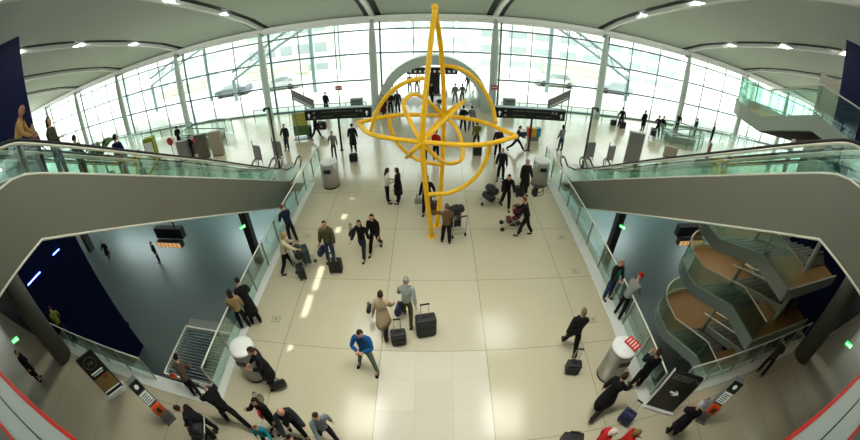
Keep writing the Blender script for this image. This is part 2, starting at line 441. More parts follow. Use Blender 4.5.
# slatted grille platform standing in the left opening
st = empty('slatted_platform', (-7.35, 5.3, -5), 0, 'slatted steel platform just beyond the near end of the left balustrade', 'platform')
for k in range(17):
    yy = -1.05+k*.115
    mb = MB(); mb.box(-.97, .97, yy-.022, yy+.022, 4.66, 4.72); mb.to('slat', M_mull, st)
mb = MB()
mb.box(-1.02, -.97, -1.15, .9, 4.6, 4.76); mb.box(.97, 1.02, -1.15, .9, 4.6, 4.76); mb.box(-1.02, 1.02, .86, .92, 4.6, 4.76); mb.box(-1.02, 1.02, -1.17, -1.12, 4.6, 4.76); mb.to('frame', M_trim, st)
mb = MB(); mb.box(-1.0, 1.05, .94, 1.3, 4.62, 4.72, .01); mb.to('end_panel', M_grey, st)
mb = MB(); mb.box(-.9, .9, -1.0, .8, 3.9, 4.3); mb.to('tray', M_dcol, st)
for sx in (-.95, .95):
    for sy in (-1.08, .85):
        mb = MB(); mb.box(sx-.05, sx+.05, sy-.05, sy+.05, 0, 4.6); mb.to('leg', M_dcol, st)

# big round columns, under the upper level and in the lower hall
for i, (x, y, z0, z1, r, m) in enumerate([(-13.9, 3.1, -0, 6.2, .45, M_gcol), (14.2, 3.05, 0, 6.2, .45, M_gcol)]):
    n += 1; mb = MB(); mb.lathe([(r, z0), (r, z1)], 28, (x, y)); struct(mb.to('trim_%d' % n, m, smooth=True))
for x, y in ((-10.1, 15.0), (10.3, 15.0)):
    n += 1; mb = MB(); mb.box(x-.22, x+.22, y-.22, y+.22, -5, -.45, .02); struct(mb.to('trim_%d' % n, M_dcol))
for x in (-20, -14, -7, 0, 7, 14, 20):
    n += 1; mb = MB(); mb.box(x-.3, x+.3, 22.7, 23.3, -5, -.45, .02); struct(mb.to('trim_%d' % n, M_dcol))
for x in (-36, -28, 28, 36):
    n += 1; mb = MB(); mb.box(x-.3, x+.3, 14.7, 15.3, -5, -.45, .02); struct(mb.to('trim_%d' % n, M_dcol))

# ------------------------------------------------------------------ winding staircase, right opening
ws = empty('winding_staircase', (12.2, 6, -5), 0, 'tall winding staircase with curved glass sides beyond the right balustrade', 'staircase')
def W(p): return (p[0]-12.2, p[1]-6, p[2]+5)
for zl, up in ((6.75, True), (2.2, True), (.0, True), (-2.75, True)):
    zh = zl+1.0
    # far landing, rounded on the hall side
    arcp = [(12.1+2.15*math.cos(t), 8.3+1.7*math.sin(t), zl) for t in [PI*i/12 for i in range(13)]]
    mb = MB(); mb.slab([W(p) for p in arcp+[(9.95, 7.6, zl), (14.25, 7.6, zl)]], .3); mb.to('landing', M_tan, ws)
    # near landing
    mb = MB(); mb.slab([W(p) for p in [(9.95, 3.98, zh), (14.3, 3.98, zh), (14.3, 5.5, zh), (9.95, 5.5, zh)]], .25); mb.to('landing', M_tan, ws)
    # outer flight up from the far landing to the near one
    mb = MB(); pts = []
    for i in range(6): pts += [(7.6-6-.35*i, zl+5+zhs) for zhs in (i*(1.0/6), (i+1)*(1.0/6))]
    pts += [(5.5-6, zh+5), (5.5-6, zh+5-.3), (7.6-6, zl+5-.3)]
    mb.prism(pts, 'x', 9.95-12.2, 11.7-12.2); mb.to('flight', M_gcol, ws)
    if zl < 6:                    # inner flight up from the far landing towards the next level
        mb = MB(); pts = []
        for i in range(8): pts += [(7.6-6-.36*i, zl+5+q) for q in (i*.17, (i+1)*.17)]
        pts += [(7.6-6-2.88, zl+5+1.36-.3), (7.6-6, zl+5-.3)]
        mb.prism(pts, 'x', 12.5-12.2, 14.2-12.2); mb.to('flight', M_gcol, ws)
        mb = MB()
        for i in range(8): mb.box(12.52-12.2, 14.18-12.2, 7.6-6-.36*i-.06, 7.6-6-.36*i, zl+5+(i+1)*.17, zl+5+(i+1)*.17+.012)
        mb.to('nosing', M_mull, ws)
    mb = MB()
    for i in range(6): mb.box(9.97-12.2, 11.68-12.2, 7.6-6-.35*i-.05, 7.6-6-.35*i, zl+5+(i+1)*(1/6), zl+5+(i+1)*(1/6)+.012)
    mb.to('nosing', M_mull, ws)
    # outer stringer band following landing, flight, landing; glass and rail above
    path = [(9.93, 3.95, zh), (9.93, 5.5, zh), (9.93, 7.6, zl), (9.93, 8.3, zl)]+[(12.1-2.17*math.cos(t), 8.3+1.72*math.sin(t), zl) for t in [PI*i/12 for i in range(1, 13)]]+[(14.27, 7.6, zl)]
    mb = MB(); mb.ribbon([W((p[0], p[1], p[2]-.28)) for p in path], .48, .08); mb.to('stringer', M_string, ws)
    mb = MB(); mb.ribbon([W((p[0], p[1], p[2]+.18)) for p in path], .85, .015); mb.to('glass_panel', G_stair, ws)
    for p in path[1::2]:
        mb = MB(); mb.tube([W((p[0], p[1], p[2]+.1)), W((p[0], p[1], p[2]+1.06))], .018, 6); mb.to('post', M_mull, ws)
    mb = MB(); mb.tube([W((p[0], p[1], p[2]+1.07)) for p in path], .028, 6); mb.to('handrail', M_trim, ws)
    mb = MB(); mb.ribbon([W(p) for p in [(9.93, 3.97, zh-.3), (14.3, 3.97, zh-.3)]], .45, .06); mb.to('stringer', M_string, ws)
    if zl < 6:
        ip = [(12.45, 7.6, zl), (12.45, 4.8, zl+1.3)]
        mb = MB(); mb.ribbon([W((p[0], p[1], p[2]-.2)) for p in ip], .35, .06); mb.to('stringer', M_string, ws)
        mb = MB(); mb.tube([W((p[0], p[1], p[2]+1.05)) for p in ip], .028, 6)
        mb.tube([W((11.75, p[1], p[2]+1.05)) for p in [(0, 7.6, zl), (0, 5.5, zh)]], .028, 6); mb.to('handrail', M_trim, ws)
    for (xx, yy, zz) in ((10.6, 4.3, zh), (13.6, 4.3, zh), (10.8, 8.9, zl), (12.9, 9.2, zl)):   # little warm downlights under the landings
        mb = MB(); mb.lathe([(.07, 0), (.07, .03)], 12); mb.to('downlight', M_warm, ws, loc=W((xx, yy, zz-.34)))
for yy in (4.6, 7.4):
    mb = MB(); mb.lathe([(.09, 0), (.09, 12.0)], 14, (12.1-12.2, yy-6)); mb.to('core_post', M_string, ws, True)

# ------------------------------------------------------------------ sculpture of yellow tubes
def spline(pts, k=10, closed=False):
    P = [Vector(p) for p in pts]; n = len(P); out = []
    for i in range(n if closed else n-1):
        a = P[(i-1) % n] if closed or i > 0 else P[0]*2-P[1]
        b, c = P[i], P[(i+1) % n]
        d = P[(i+2) % n] if closed or i+2 < n else P[-1]*2-P[-2]
        for j in range(k):
            t = j/k
            out.append(.5*((2*b)+(c-a)*t+(2*a-5*b+4*c-d)*t*t+(3*b-a-3*c+d)*t**3))
    if not closed: out.append(P[-1])
    return out
N1, N2 = (-.26, 10.5, 4.05), (.46, 12.7, 4.15)
AP, FA, FB = (.12, 11.5, 8.12), (.03, 11.05, 0), (.24, 11.75, 0)
sc = empty('sculpture', (.12, 11.5, 0), 0, 'tall yellow sculpture of crossed curved tubes standing on the atrium floor', 'sculpture')
def ST(name, pts, r=.078, closed=False):
    mb = MB(); mb.tube([Vector(p)-Vector((.12, 11.5, 0)) for p in spline(pts, 9, closed)], r, 12, closed); return mb.to(name, M_yellow, sc, True)
ST('leg', [AP, (-.02, 11.05, 6.9), (-.17, 10.62, 5.4), N1, (-.17, 10.6, 2.4), FA], .085)
ST('leg', [AP, (.30, 12.1, 6.9), (.42, 12.55, 5.5), N2, (.42, 12.4, 2.2), FB], .085)
TL, TR = (-2.6, 12.4, 4.05), (2.8, 11.1, 4.05)
ST('lens_arc', [TL, (-1.9, 11.25, 4.02), N1, (1.5, 10.45, 4.0), TR])
ST('lens_arc', [TL, (-1.3, 12.9, 4.12), N2, (1.75, 12.3, 4.1), TR])
T1, T2 = (-.8, 11.1, 3.25), (1.12, 12.1, 4.92)
ST('diagonal_arc', [T1, N1, T2], .07); ST('diagonal_arc', [T1, N2, T2], .07)
ST('loop', [N1, (-.62, 11.0, 4.5), (-.87, 11.5, 5.0), (-.42, 12.0, 5.15), N2, (.95, 12.2, 3.75), (1.07, 11.5, 3.05), (.45, 11.0, 3.1)], .07, True)
ST('ring_arc', [(-1.92, 11.10, 4.21), (-1.68, 11.05, 4.91), (-1.31, 11.00, 5.44), (-0.81, 10.95, 5.82), (-0.21, 10.90, 5.99)], .07)
ST('ring_arc', [(0.42, 12.40, 6.10), (1.00, 12.40, 5.97), (1.58, 12.35, 5.57), (2.06, 12.25, 4.82), (2.26, 12.10, 4.10)], .07)
ST('ring_arc', [(1.86, 10.75, 3.94), (1.74, 10.70, 3.28), (1.38, 10.70, 2.62), (0.70, 10.68, 2.16), (-0.10, 10.65, 2.08)], .07)
ST('ring_arc', [(-1.51, 12.70, 4.09), (-1.41, 12.60, 3.57), (-1.10, 12.50, 3.01), (-0.48, 12.45, 2.50), (0.41, 12.40, 2.31)], .07)
mb = MB(); mb.ball((AP[0]-.12, 0, AP[2]+.03), .12); mb.to('finial', M_yellow, sc, True)
for f in (FA, FB):
    mb = MB(); mb.lathe([(.15, 0), (.15, .02), (.09, .03)], 16, (f[0]-.12, f[1]-11.5)); mb.to('foot_plate', M_yellow, sc)

# ------------------------------------------------------------------ steel litter bins
def bin_(x, y, h, label, r=.42, rz=0):
    e = empty('litter_bin', (x, y, 0), rz, label, 'litter bin', 'steel drum bins beside the balustrades')
    mb = MB(); mb.lathe([(r-.03, 0), (r-.03, .06), (r, .07), (r, h-.05), (r-.02, h-.03)], 40); mb.to('body', M_steel, e, True)
    mb = MB(); mb.lathe([(r+.01, h-.04), (r+.01, h+.02), (r-.05, h+.06), (.001, h+.09)], 40); mb.to('lid', M_white, e, True)
    mb = MB(); mb.lathe([(r+.004, .0), (r+.004, .05)], 40); mb.to('plinth', M_black, e)
    mb = MB(); mb.box(-.16, .16, -r-.008, -r+.02, h-.42, h-.22, .01); mb.to('slot', M_black, e)
    return e
bin_(-4.82, 4.74, 1.24, 'steel drum bin with a plain white lid beside the left balustrade', .345)
bin_(4.92, 4.7, 1.28, 'steel drum bin with a red magazine on its white lid', .36)
bin_(-4.72, 15.0, 1.25, 'steel drum bin near the far end of the left balustrade', .40)
bin_(5.2, 15.2, 1.25, 'steel drum bin near the far end of the right balustrade', .40)
mb = MB(); mb.box(-.16, .16, -.21, .21, 0, .03, .008); rm = mb.to('magazine', M_red)
rm.location = (5.12, 4.70, 1.375); rm.rotation_euler = (0, 0, .5); tag(rm, 'red magazine lying on the lid of the bin on the right', 'magazine')
mb = MB(); 
for i in range(4): mb.box(-.12, .1, -.15+i*.09, -.12+i*.09, .0302, .032)
mb.to('lettering', M_white, rm)

# ------------------------------------------------------------------ signs
def sign_gantry(x0, x1, y, z0, z1, px, label):
    e = empty('overhead_sign', (px, y, 0), 0, label, 'sign', 'overhead direction signs on posts')
    mb = MB(); mb.box(x0-px, x1-px, -.14, .14, z0, z1, .02); mb.to('sign_box', M_signb, e)
    mb = MB(); mb.box(x0-px-.02, x1-px+.02, -.17, .17, z1, z1+.04); mb.to('top_cap', M_mull, e)
    mb = MB(); mb.lathe([(.13, 0), (.13, .02), (.065, .03), (.065, z0)], 14, (0, 0)); mb.lathe([(.05, z1+.04), (.05, z1+.05)], 10); mb.to('post', M_dcol, e)
    w = x1-x0; c = x0-px
    for zz in (z0+.10, z0+.37):
        for xx in ((c+.50, c+w-.85, c+w-.63) if zz > z0+.2 else (c+.50,)):
            mb = MB(); mb.box(xx, xx+.13, -.150, -.14, zz, zz+.12, .02); mb.to('pictogram', M_dimw, e)
    for xx in (c+.25, c+w-.25):
        mb = MB(); mb.prism([(xx-.1, z0+.3), (xx, z0+.42), (xx+.1, z0+.3), (xx+.03, z0+.3), (xx+.03, z0+.14), (xx-.03, z0+.14), (xx-.03, z0+.3)], 'y', -.150, -.14); mb.to('arrow', M_signw, e)
    mb = MB(); random.seed(int(px*10))
    for zz, xa, xb in ((z0+.42, c+1.0, c+2.1), (z0+.15, c+1.0, c+1.7), (z0+.42, c+w-1.95, c+w-1.0), (z0+.15, c+w-1.7, c+w-.8)):
        x = xa
        while x < xb:
            l = random.choice((.035, .05, .05, .06)); mb.box(x, x+l, -.150, -.14, zz-.0, zz+random.choice((.04, .055))); x += l+random.choice((.018, .018, .06))
    mb.to('lettering', M_dim, e)
    return e
sign_gantry(-7.0, -3.2, 19.1, 1.97, 2.56, -5.09, 'black overhead direction sign left of the yellow sculpture')
sign_gantry(3.45, 7.5, 19.1, 1.97, 2.56, 5.58, 'black overhead direction sign right of the yellow sculpture')
# tall dark poles with camera heads
for (x, y), lb in (((-8.3, 17.2), 'slim dark pole with a camera head beside the foot of the left escalators'), ((8.3, 17.2), 'slim dark pole with a camera head beside the foot of the right escalators')):
    e = empty('camera_pole', (x, y, 0), 0, lb, 'pole')
    mb = MB(); mb.lathe([(.12, 0), (.12, .02), (.07, .03), (.055, 3.5)], 12); mb.to('pole', M_dcol, e, True)
    s = 1 if x < 0 else -1
    mb = MB(); mb.box(-.32*max(s, -1) if s > 0 else -.05, .05 if s > 0 else .32, -.04, .04, 3.42, 3.5, .01); mb.to('arm', M_dcol, e)
    mb = MB(); mb.ball((-.3*s, 0, 3.36), .09); mb.to('camera_head', M_black, e, True)
# angled end boards on poles
for s, lb in ((-1, 'slanting grey board on a post beyond the left direction sign'), (1, 'slanting grey board on a post beyond the right direction sign')):
    e = empty('slanted_board', (s*7.75, 20.4, 0), 0, lb, 'board')
    mb = MB(); mb.prism([(-.9*s, 2.15), (.45*s, 2.95), (.45*s, 3.55), (-.9*s, 2.75)], 'y', -.04, .04); mb.to('board', M_grey, e)
    mb = MB(); mb.tube([(.4*s, 0, 0), (.4*s, 0, 3.5)], .04, 8); mb.to('post', M_mull, e)
    mb = MB(); mb.prism([(-.8*s, 2.3), (.35*s, 2.98), (.35*s, 3.06), (-.8*s, 2.38)], 'y', -.05, -.04); mb.to('stripe', M_white, e)
# green poster stand by the left sign, coloured box by the right sign
e = empty('poster_stand', (-8.2, 21.2, 0), .1, 'yellow and green poster stand behind the end of the left direction sign', 'poster stand')
mb = MB(); mb.box(-.5, .5, -.03, .03, .25, 1.75, .01); mb.to('panel', mat('lime_poster', (.62, .62, .25), .5, 0, .3, 4), e)
mb = MB(); mb.box(-.5, .5, -.035, -.03, .25, .9); mb.to('picture', M_leaf, e)
mb = MB(); mb.box(-.55, .55, -.2, .2, 0, .04); mb.box(-.45, -.4, -.02, .02, .04, .3); mb.box(.4, .45, -.02, .02, .04, .3); mb.to('base', M_mull, e)
e = empty('charity_box', (6.25, 20.7, 0), 0, 'small box with red, yellow and blue sides under the right direction sign', 'box')
for i, c in enumerate(((.8, .2, .12), (.85, .7, .15), (.15, .5, .6))):
    mb = MB(); mb.box(-.42+i*.28, -.14+i*.28, -.2, .2, .3, .85, .01); mb.to('panel', mat('box_colour_%d' % i, c, .5), e)
mb = MB(); mb.box(-.35, .35, -.15, .15, 0, .3); mb.to('stand', M_grey, e)
# grey information screens at the foot of the escalators
def info_post(x, y, rz, label):
    e = empty('stop_panel', (x, y, 0), rz, label, 'panel', 'small grey panels at the foot of the escalators')
    mb = MB(); mb.box(-.28, .28, -.03, .03, .18, 1.12, .05); mb.to('board', M_grey, e)
    mb = MB(); mb.tube([(-.3, 0, 0), (-.3, 0, 1.35)], .028, 8); mb.tube([(.3, 0, 0), (.3, 0, 1.0)], .022, 8); mb.to('post', M_mull, e)
    return e
info_post(-9.9, 17.9, -.35, 'grey panel on posts at the foot of the left escalators, further from the pole')
info_post(-8.75, 18.3, -.2, 'grey panel on posts at the foot of the left escalators, next to the pole')
info_post(9.1, 18.2, .2, 'grey panel on posts at the foot of the right escalators, next to the pole')
info_post(10.35, 17.9, .35, 'grey panel on posts at the foot of the right escalators, further from the pole')
# tall cabinets
def cabinet(x, y, rz, m, w, h, label):
    e = empty('display_cabinet', (x, y, 0), rz, label, 'cabinet')
    mb = MB(); mb.box(-w/2, w/2, -.16, .16, .06, h, .015); mb.to('body', m, e)
    mb = MB(); mb.box(-w/2+.02, w/2-.02, -.14, .14, 0, .06); mb.to('plinth', M_black, e)
    mb = MB(); mb.box(-w/2+.05, w/2-.05, -.168, -.16, .2, h-.1); mb.to('face', m, e)
    return e
M_br1 = mat('dark_taupe', (.33, .30, .26), .5, 0, .06, 3); M_br2 = mat('light_taupe', (.58, .54, .48), .5, 0, .06, 3)
cabinet(-14.85, 19.3, .1, M_br1, .85, 1.7, 'dark brown cabinet beyond the left escalators')
cabinet(-13.75, 19.5, .1, M_br2, .85, 1.7, 'light taupe cabinet beyond the left escalators')
cabinet(-16.5, 19.2, .1, M_grey, .95, 1.45, 'grey cabinet beyond the left escalators, below the standing figure')
cabinet(11.9, 17.9, -.1, M_grey, .95, 2.1, 'tall grey cabinet beyond the foot of the right escalators')
cabinet(16.2, 19.6, -.2, M_br2, 1.0, .8, 'low taupe cabinet in front of the right glass enclosure')
# glass enclosures round the ways down, near the glazed front
def enclosure(s, x, y, label):
    e = empty('glass_enclosure', (x, y, 0), 0, label, 'balustrade')
    A, B = 2.3, 1.7
    ring = [(A*math.cos(t), B*math.sin(t)) for t in [2*PI*i/32 for i in range(33)]]
    ring = [p for i, p in enumerate(ring) if not (12 < i < 18)] if s > 0 else [p for i, p in enumerate(ring) if 2 < i < 31]
    mb = MB(); mb.ribbon([(a, b, .05) for a, b in ring], 1.0, .015); mb.to('glass_panel', G_bal2, e)
    mb = MB(); mb.tube([(a, b, 1.12) for a, b in ring], .045, 8); mb.to('handrail', M_mull, e, True)
    for a, b in ring[::3]:
        mb = MB(); mb.lathe([(.025, 0), (.025, 1.1)], 8, (a, b)); mb.to('post', M_mull, e)
    mb = MB(); mb.box(-1.4, 1.4, -.6, .6, .02, .55, .05); mb.to('ramp_housing', M_string, e)
    mb = MB(); mb.tube([(-1.4*s, -.65, .65), (1.9*s, -.65, 1.0)], .04, 8); mb.tube([(-1.4*s, .65, .65), (1.9*s, .65, 1.0)], .04, 8); mb.to('inner_rail', M_mull, e)
    return e
enclosure(-1, -16.4, 22.2, 'curved glass enclosure with a flower display near the left windows')
enclosure(1, 19.5, 22.9, 'curved glass enclosure near the right windows where travellers with trolleys gather')
# displays of flowers or sweets on the left enclosure
for i, (dx, dy, c, w) in enumerate([(-1.0, -1.9, (.55, .6, .12), 'lime green'), (.1, -2.0, (.75, .15, .2), 'red'), (1.0, -1.95, (.9, .7, .15), 'yellow')]):
    e = empty('flower_bucket', (-16.4+dx, 22.2+dy, 0), 0, '%s flower bunch in a grey bucket in front of the curved glass enclosure' % w, 'flowers')
    mb = MB(); mb.lathe([(.16, 0), (.22, .75)], 14); mb.to('bucket', M_grey, e)
    mb = MB()
    for k in range(16): mb.ball((random.uniform(-.25, .25), random.uniform(-.2, .2), .8+random.uniform(0, .25)), .1, 6, 4)
    mb.to('bloom', mat('bloom_%d' % i, c, .6), e)
# round signs and a flag sign
def disc_sign(x, y, h, c, r, label):
    e = empty('round_sign', (x, y, 0), 0, label, 'sign')
    mb = MB(); mb.tube([(0, 0, 0), (0, 0, h)], .025, 8); mb.to('post', M_mull, e)
    mb = MB(); mb.lathe([(r, -.02), (r, .02)], 24, M=Matrix.Translation((0, -.04, h)) @ Matrix.Rotation(PI/2, 4, 'X')); mb.to('disc', mat('disc_'+label[:6], c, .5), e)
    mb = MB(); mb.lathe([(.2, 0), (.2, .03)], 16); mb.to('base', M_mull, e)
disc_sign(-18.3, 20.0, 1.25, (.62, .08, .14), .30, 'red round sign on a post near the left windows')
disc_sign(-20.6, 18.6, 1.3, (.05, .08, .35), .25, 'navy round sign on a post near the left windows')
e = empty('banner_sign', (18.0, 17.6, 0), .5, 'leaning dark red banner on a post in front of the right windows', 'banner')
mb = MB(); mb.tube([(0, 0, 0), (.1, 0, 2.2)], .03, 8); mb.to('post', M_mull, e)
mb = MB(); mb.prism([(-.3, 1.0), (.32, 1.05), (.38, 2.1), (-.1, 2.2)], 'y', -.03, .03); mb.to('cloth', mat('maroon', (.4, .1, .12), .7), e)
# potted palm and lime display by the left windows
e = empty('potted_palm', (-22.3, 16.3, 0), 0, 'tall potted palm beyond the left escalators', 'plant'); e.scale = (1.5, 1.5, 1.65)
mb = MB(); mb.lathe([(.25, 0), (.35, .6), (.3, .6), (.3, .5)], 16); mb.to('pot', M_grey, e)
mb = MB(); mb.tube([(0, 0, .5), (.05, 0, 1.5)], .05, 8); mb.to('stem', M_tan, e)
mb = MB()
for k in range(18):
    a = random.uniform(0, 2*PI); l = random.uniform(.7, 1.1); hh = random.uniform(.3, .7)
    pts = [(.05+l*t*math.cos(a), l*t*math.sin(a), 1.5+hh*math.sin(t*2.4)) for t in [j/6 for j in range(7)]]
    mb.tube(pts, [.02, .06, .08, .08, .06, .04, .01], 4)
mb.to('leaf', M_leaf, e)
e = empty('lime_display', (-18.6, 18.1, 0), .2, 'lime green display stand beyond the left escalators', 'display stand')
e.scale = (1, 1, 1.45)
mb = MB(); mb.box(-.45, .45, -.25, .25, .1, 1.7, .05); mb.to('body', mat('lime_plastic', (.48, .55, .1), .5), e)
mb = MB(); mb.box(-.5, .5, -.3, .3, 0, .1); mb.to('base', M_grey, e)
mb = MB(); mb.box(-.35, .35, -.26, -.25, .9, 1.5); mb.to('panel', M_white, e)

# barrier rails in front of the glazing
def rail_line(x0, x1, y, label, h=1.0, step=1.4):
    e = empty('barrier_rail', (x0, y, 0), 0, label, 'barrier')
    mb = MB(); mb.tube([(0, 0, h), (x1-x0, 0, h)], .03, 8); mb.tube([(0, 0, h*.5), (x1-x0, 0, h*.5)], .016, 6); mb.to('rail', M_mull, e)
    k = round((x1-x0)/step)
    for i in range(k+1):
        x = (x1-x0)*i/k
        mb = MB(); mb.box(x-.022, x+.022, -.022, .022, 0, h); mb.to('post', M_mull, e)
    mb = MB(); mb.box(0, x1-x0, -.006, .006, .12, h*.9); mb.to('glass_panel', G_bal, e)
rail_line(-13.6, -4.6, 25.3, 'steel barrier rail in front of the windows left of the entrance vault')
rail_line(5.0, 14.5, 25.3, 'steel barrier rail in front of the windows right of the entrance vault')
rail_line(-30, -19.5, 24.6, 'steel barrier rail near the windows at the far left')
rail_line(22.0, 32, 24.6, 'steel barrier rail near the windows at the far right')
# bench-like grey boxes on the rail by the vault
for x, lb in ((-5.4, 'dark grey box by the barrier rail left of the entrance vault'), (5.7, 'dark grey box by the barrier rail right of the entrance vault')):
    e = empty('litter_box', (x, 25.9, 0), 0, lb, 'box')
    mb = MB(); mb.box(-.45, .45, -.2, .2, .06, 1.15, .05); mb.to('body', M_grey, e)
    mb = MB(); mb.box(-.4, .4, -.18, .18, 0, .06); mb.to('plinth', M_black, e)
    mb = MB(); mb.box(-.3, .3, -.21, -.2, .85, 1.0); mb.to('slot', M_black, e)
for x, y, lb in ((-6.75, 26.2, 'small red notice on a post left of the entrance vault'), (4.55, 25.9, 'small red notice on a post right of the entrance vault')):
    e = empty('notice', (x, y, 0), 0, lb, 'notice')
    mb = MB(); mb.tube([(0, 0, 0), (0, 0, 1.95)], .025, 8); mb.to('post', M_mull, e)
    mb = MB(); mb.box(-.26, .26, -.02, .02, 1.75, 2.1, .01); mb.to('plate', mat('dull_red', (.62, .22, .2), .5), e)
    mb = MB(); mb.box(-.2, .2, -.026, -.02, 1.9, 1.96); mb.to('lettering', M_white, e)

# totems and the arrow sign near the viewer
def frame_from(a, b):
    """origin and heading of a board whose bottom edge runs from a to b"""
    return Vector(((a[0]+b[0])/2, (a[1]+b[1])/2, 0)), math.atan2(b[1]-a[1], b[0]-a[0]), math.hypot(b[0]-a[0], b[1]-a[1])
o, rz, w = frame_from((5.76, 3.45), (6.54, 2.98))
e = empty('arrow_sign', o, rz, 'black standing sign with a white arrow beside the right balustrade', 'sign')
mb = MB(); mb.box(-w/2, w/2, -.04, .04, .1, 1.78, .012); mb.to('panel', M_signb, e)
mb = MB(); mb.box(-w/2-.03, w/2+.03, -.12, .12, 0, .1, .01); mb.box(-w/2-.02, -w/2, -.05, .05, .1, 1.8); mb.box(w/2, w/2+.02, -.05, .05, .1, 1.8); mb.to('frame', M_white, e)
mb = MB()
ar = [(-.035, .14), (.035, .14), (.035, -.05), (.11, .03), (.11, -.05), (0, -.16), (-.11, -.05), (-.11, .03), (-.035, -.05)]
ca, sa = math.cos(1.4), math.sin(1.4)
mb.prism([(x*ca-z*sa, 1.0-.05+x*sa+z*ca) for x, z in ar], 'y', -.046, -.04); mb.to('arrow', M_signw, e)
mb = MB(); random.seed(3)
for r_, xa in ((1.66, -.38), (1.58, -.38), (1.50, -.38)):
    x = xa
    while x < .3-(1.66-r_):
        l = random.choice((.02, .03, .035)); mb.box(x, x+l, -.046, -.04, r_, r_+.04); x += l+random.choice((.01, .01, .03))
mb.to('lettering', M_dimw, e)
mb = MB(); mb.box(.32, .42, -.046, -.04, 1.55, 1.65); mb.to('pictogram', M_dim, e)

o, rz, w = frame_from((-10.18, 2.35), (-9.72, 2.95))
o.x += .1; o.y += .12
e = empty('poster_totem', o, rz, 'tall poster totem with a round white emblem on black, behind the left railing', 'poster'); e.scale = (1, 1, .92)
mb = MB(); mb.box(-w/2, w/2, -.05, .05, .05, 2.05, .01); mb.to('panel', M_black, e)
mb = MB(); mb.box(-w/2-.05, w/2+.05, -.22, .22, 0, .05, .01); mb.to('base', M_white, e)
mb = MB(); mb.box(-w/2+.03, w/2-.03, -.056, -.05, .32, 1.0); mb.to('picture', mat('poster_sand', (.62, .52, .30), .5, 0, .35, 5), e)
mb = MB(); mb.box(-w/2+.03, w/2-.03, -.056, -.05, .12, .26); mb.to('caption_band', M_black, e)
mb = MB(); mb.box(-w/2+.03, w/2-.03, -.058, -.05, .26, .31); mb.box(-w/2+.03, w/2-.03, -.056, -.05, .06, .12); mb.to('border', M_signw, e)
Y_ = Matrix.Rotation(PI/2, 4, 'X')
mb = MB(); mb.tube([(.25*math.cos(t), -.056, 1.68+.25*math.sin(t)) for t in [2*PI*i/28 for i in range(28)]], .008, 5, True); mb.to('emblem', M_dimw, e)
text_mesh('lettering', '250', .19, M_dimw, e, (0, -.057, 1.66), (PI/2, 0, 0))
for zz, ww, hh in ((1.22, .26, .06), (1.13, .22, .03)):
    mb = MB(); mb.box(-ww, ww, -.056, -.05, zz, zz+hh); mb.to('caption', M_signw, e)
mb = MB(); mb.ball((.12, -.06, .9), (.10, .012, .13)); mb.to('figure', mat('poster_orange', (.68, .38, .2), .5, 0, .3, 8), e)

def totem(o, rz, label):
    e = empty('service_totem', o, rz, label, 'kiosk', 'slim orange service totems')
    e.scale = (.68, 1, 1)
    mb = MB(); mb.box(-.24, .24, -.09, .09, .06, 2.0, .02); mb.to('body', M_grey, e)
    mb = MB(); mb.box(-.28, .28, -.2, .2, 0, .06, .01); mb.to('base', M_gcol, e)
    mb = MB(); mb.box(-.245, .245, -.105, -.09, 1.55, 1.98, .01); mb.to('top_panel', M_black, e)
    mb = MB(); mb.box(-.2, .2, -.102, -.09, 1.02, 1.5); mb.to('notice', M_signw, e)
    mb = MB()
    for i in range(5): mb.box(-.17, .15-.04*(i % 2), -.106, -.102, 1.08+i*.08, 1.11+i*.08)
    mb.to('lettering', M_black, e)
    mb = MB(); mb.box(-.245, .245, -.2, -.09, .52, .95, .06); mb.to('pay_unit', M_orange, e)
    mb = MB(); mb.box(-.09, .09, -.215, -.2, .62, .84, .01); mb.to('screen', M_black, e)
    mb = MB(); mb.ball((0, -.1, 1.78), (.1, .02, .1)); mb.to('emblem', M_signw, e)
    return e
totem((-7.22, 2.58, 0), R(62), 'slim kiosk with an orange unit behind the left railing, right of the poster totem')
totem((7.55, 2.5, 0), R(-42), 'slim kiosk with an orange unit on the right, beyond the woman in black')

# exit signs
def exit_sign(loc, rz, label, drop, k=.55):
    e = empty('exit_sign', loc, rz, label, 'exit sign', 'green running-man exit signs'); e.scale = (k, k, k); drop /= k
    mb = MB(); mb.box(-.32, .32, -.04, .04, -.14, .14, .01); mb.to('case', M_green, e)
    mb = MB()
    mb.prism([(-.05, .10), (.0, .10), (.0, .05), (-.05, .05)], 'y', -.048, -.04)
    mb.prism([(-.07, .04), (.03, .04), (.06, -.02), (.02, -.03), (.0, 0), (.04, -.09), (.0, -.1), (-.05, -.03), (-.12, -.07), (-.13, -.04), (-.06, .0)], 'y', -.048, -.04)
    mb.prism([(-.28, .0), (-.2, .07), (-.2, .025), (-.14, .025), (-.14, -.025), (-.2, -.025), (-.2, -.07)], 'y', -.048, -.04)
    mb.prism([(.14, -.11), (.26, -.11), (.26, .11), (.14, .11)], 'y', -.048, -.04); mb.to('pictogram', M_exitw, e)
    mb = MB(); mb.tube([(-.2, 0, .14), (-.2, 0, drop)], .01, 6); mb.tube([(.2, 0, .14), (.2, 0, drop)], .01, 6); mb.to('hanger', M_mull, e)
exit_sign((-9.75, 14.0, -1.75), R(55), 'green exit sign in the left opening beside a dark column', 1.4)
exit_sign((9.95, 14.0, -1.75), R(-55), 'green exit sign in the right opening beside a dark column', 1.4)
exit_sign((-12.7, 1.6, 2.9), R(50), 'green exit sign in the dark under the upper level on the left', 3.3)
exit_sign((12.7, 1.4, 2.9), R(-50), 'green exit sign in the dark under the upper level on the right', 3.3)
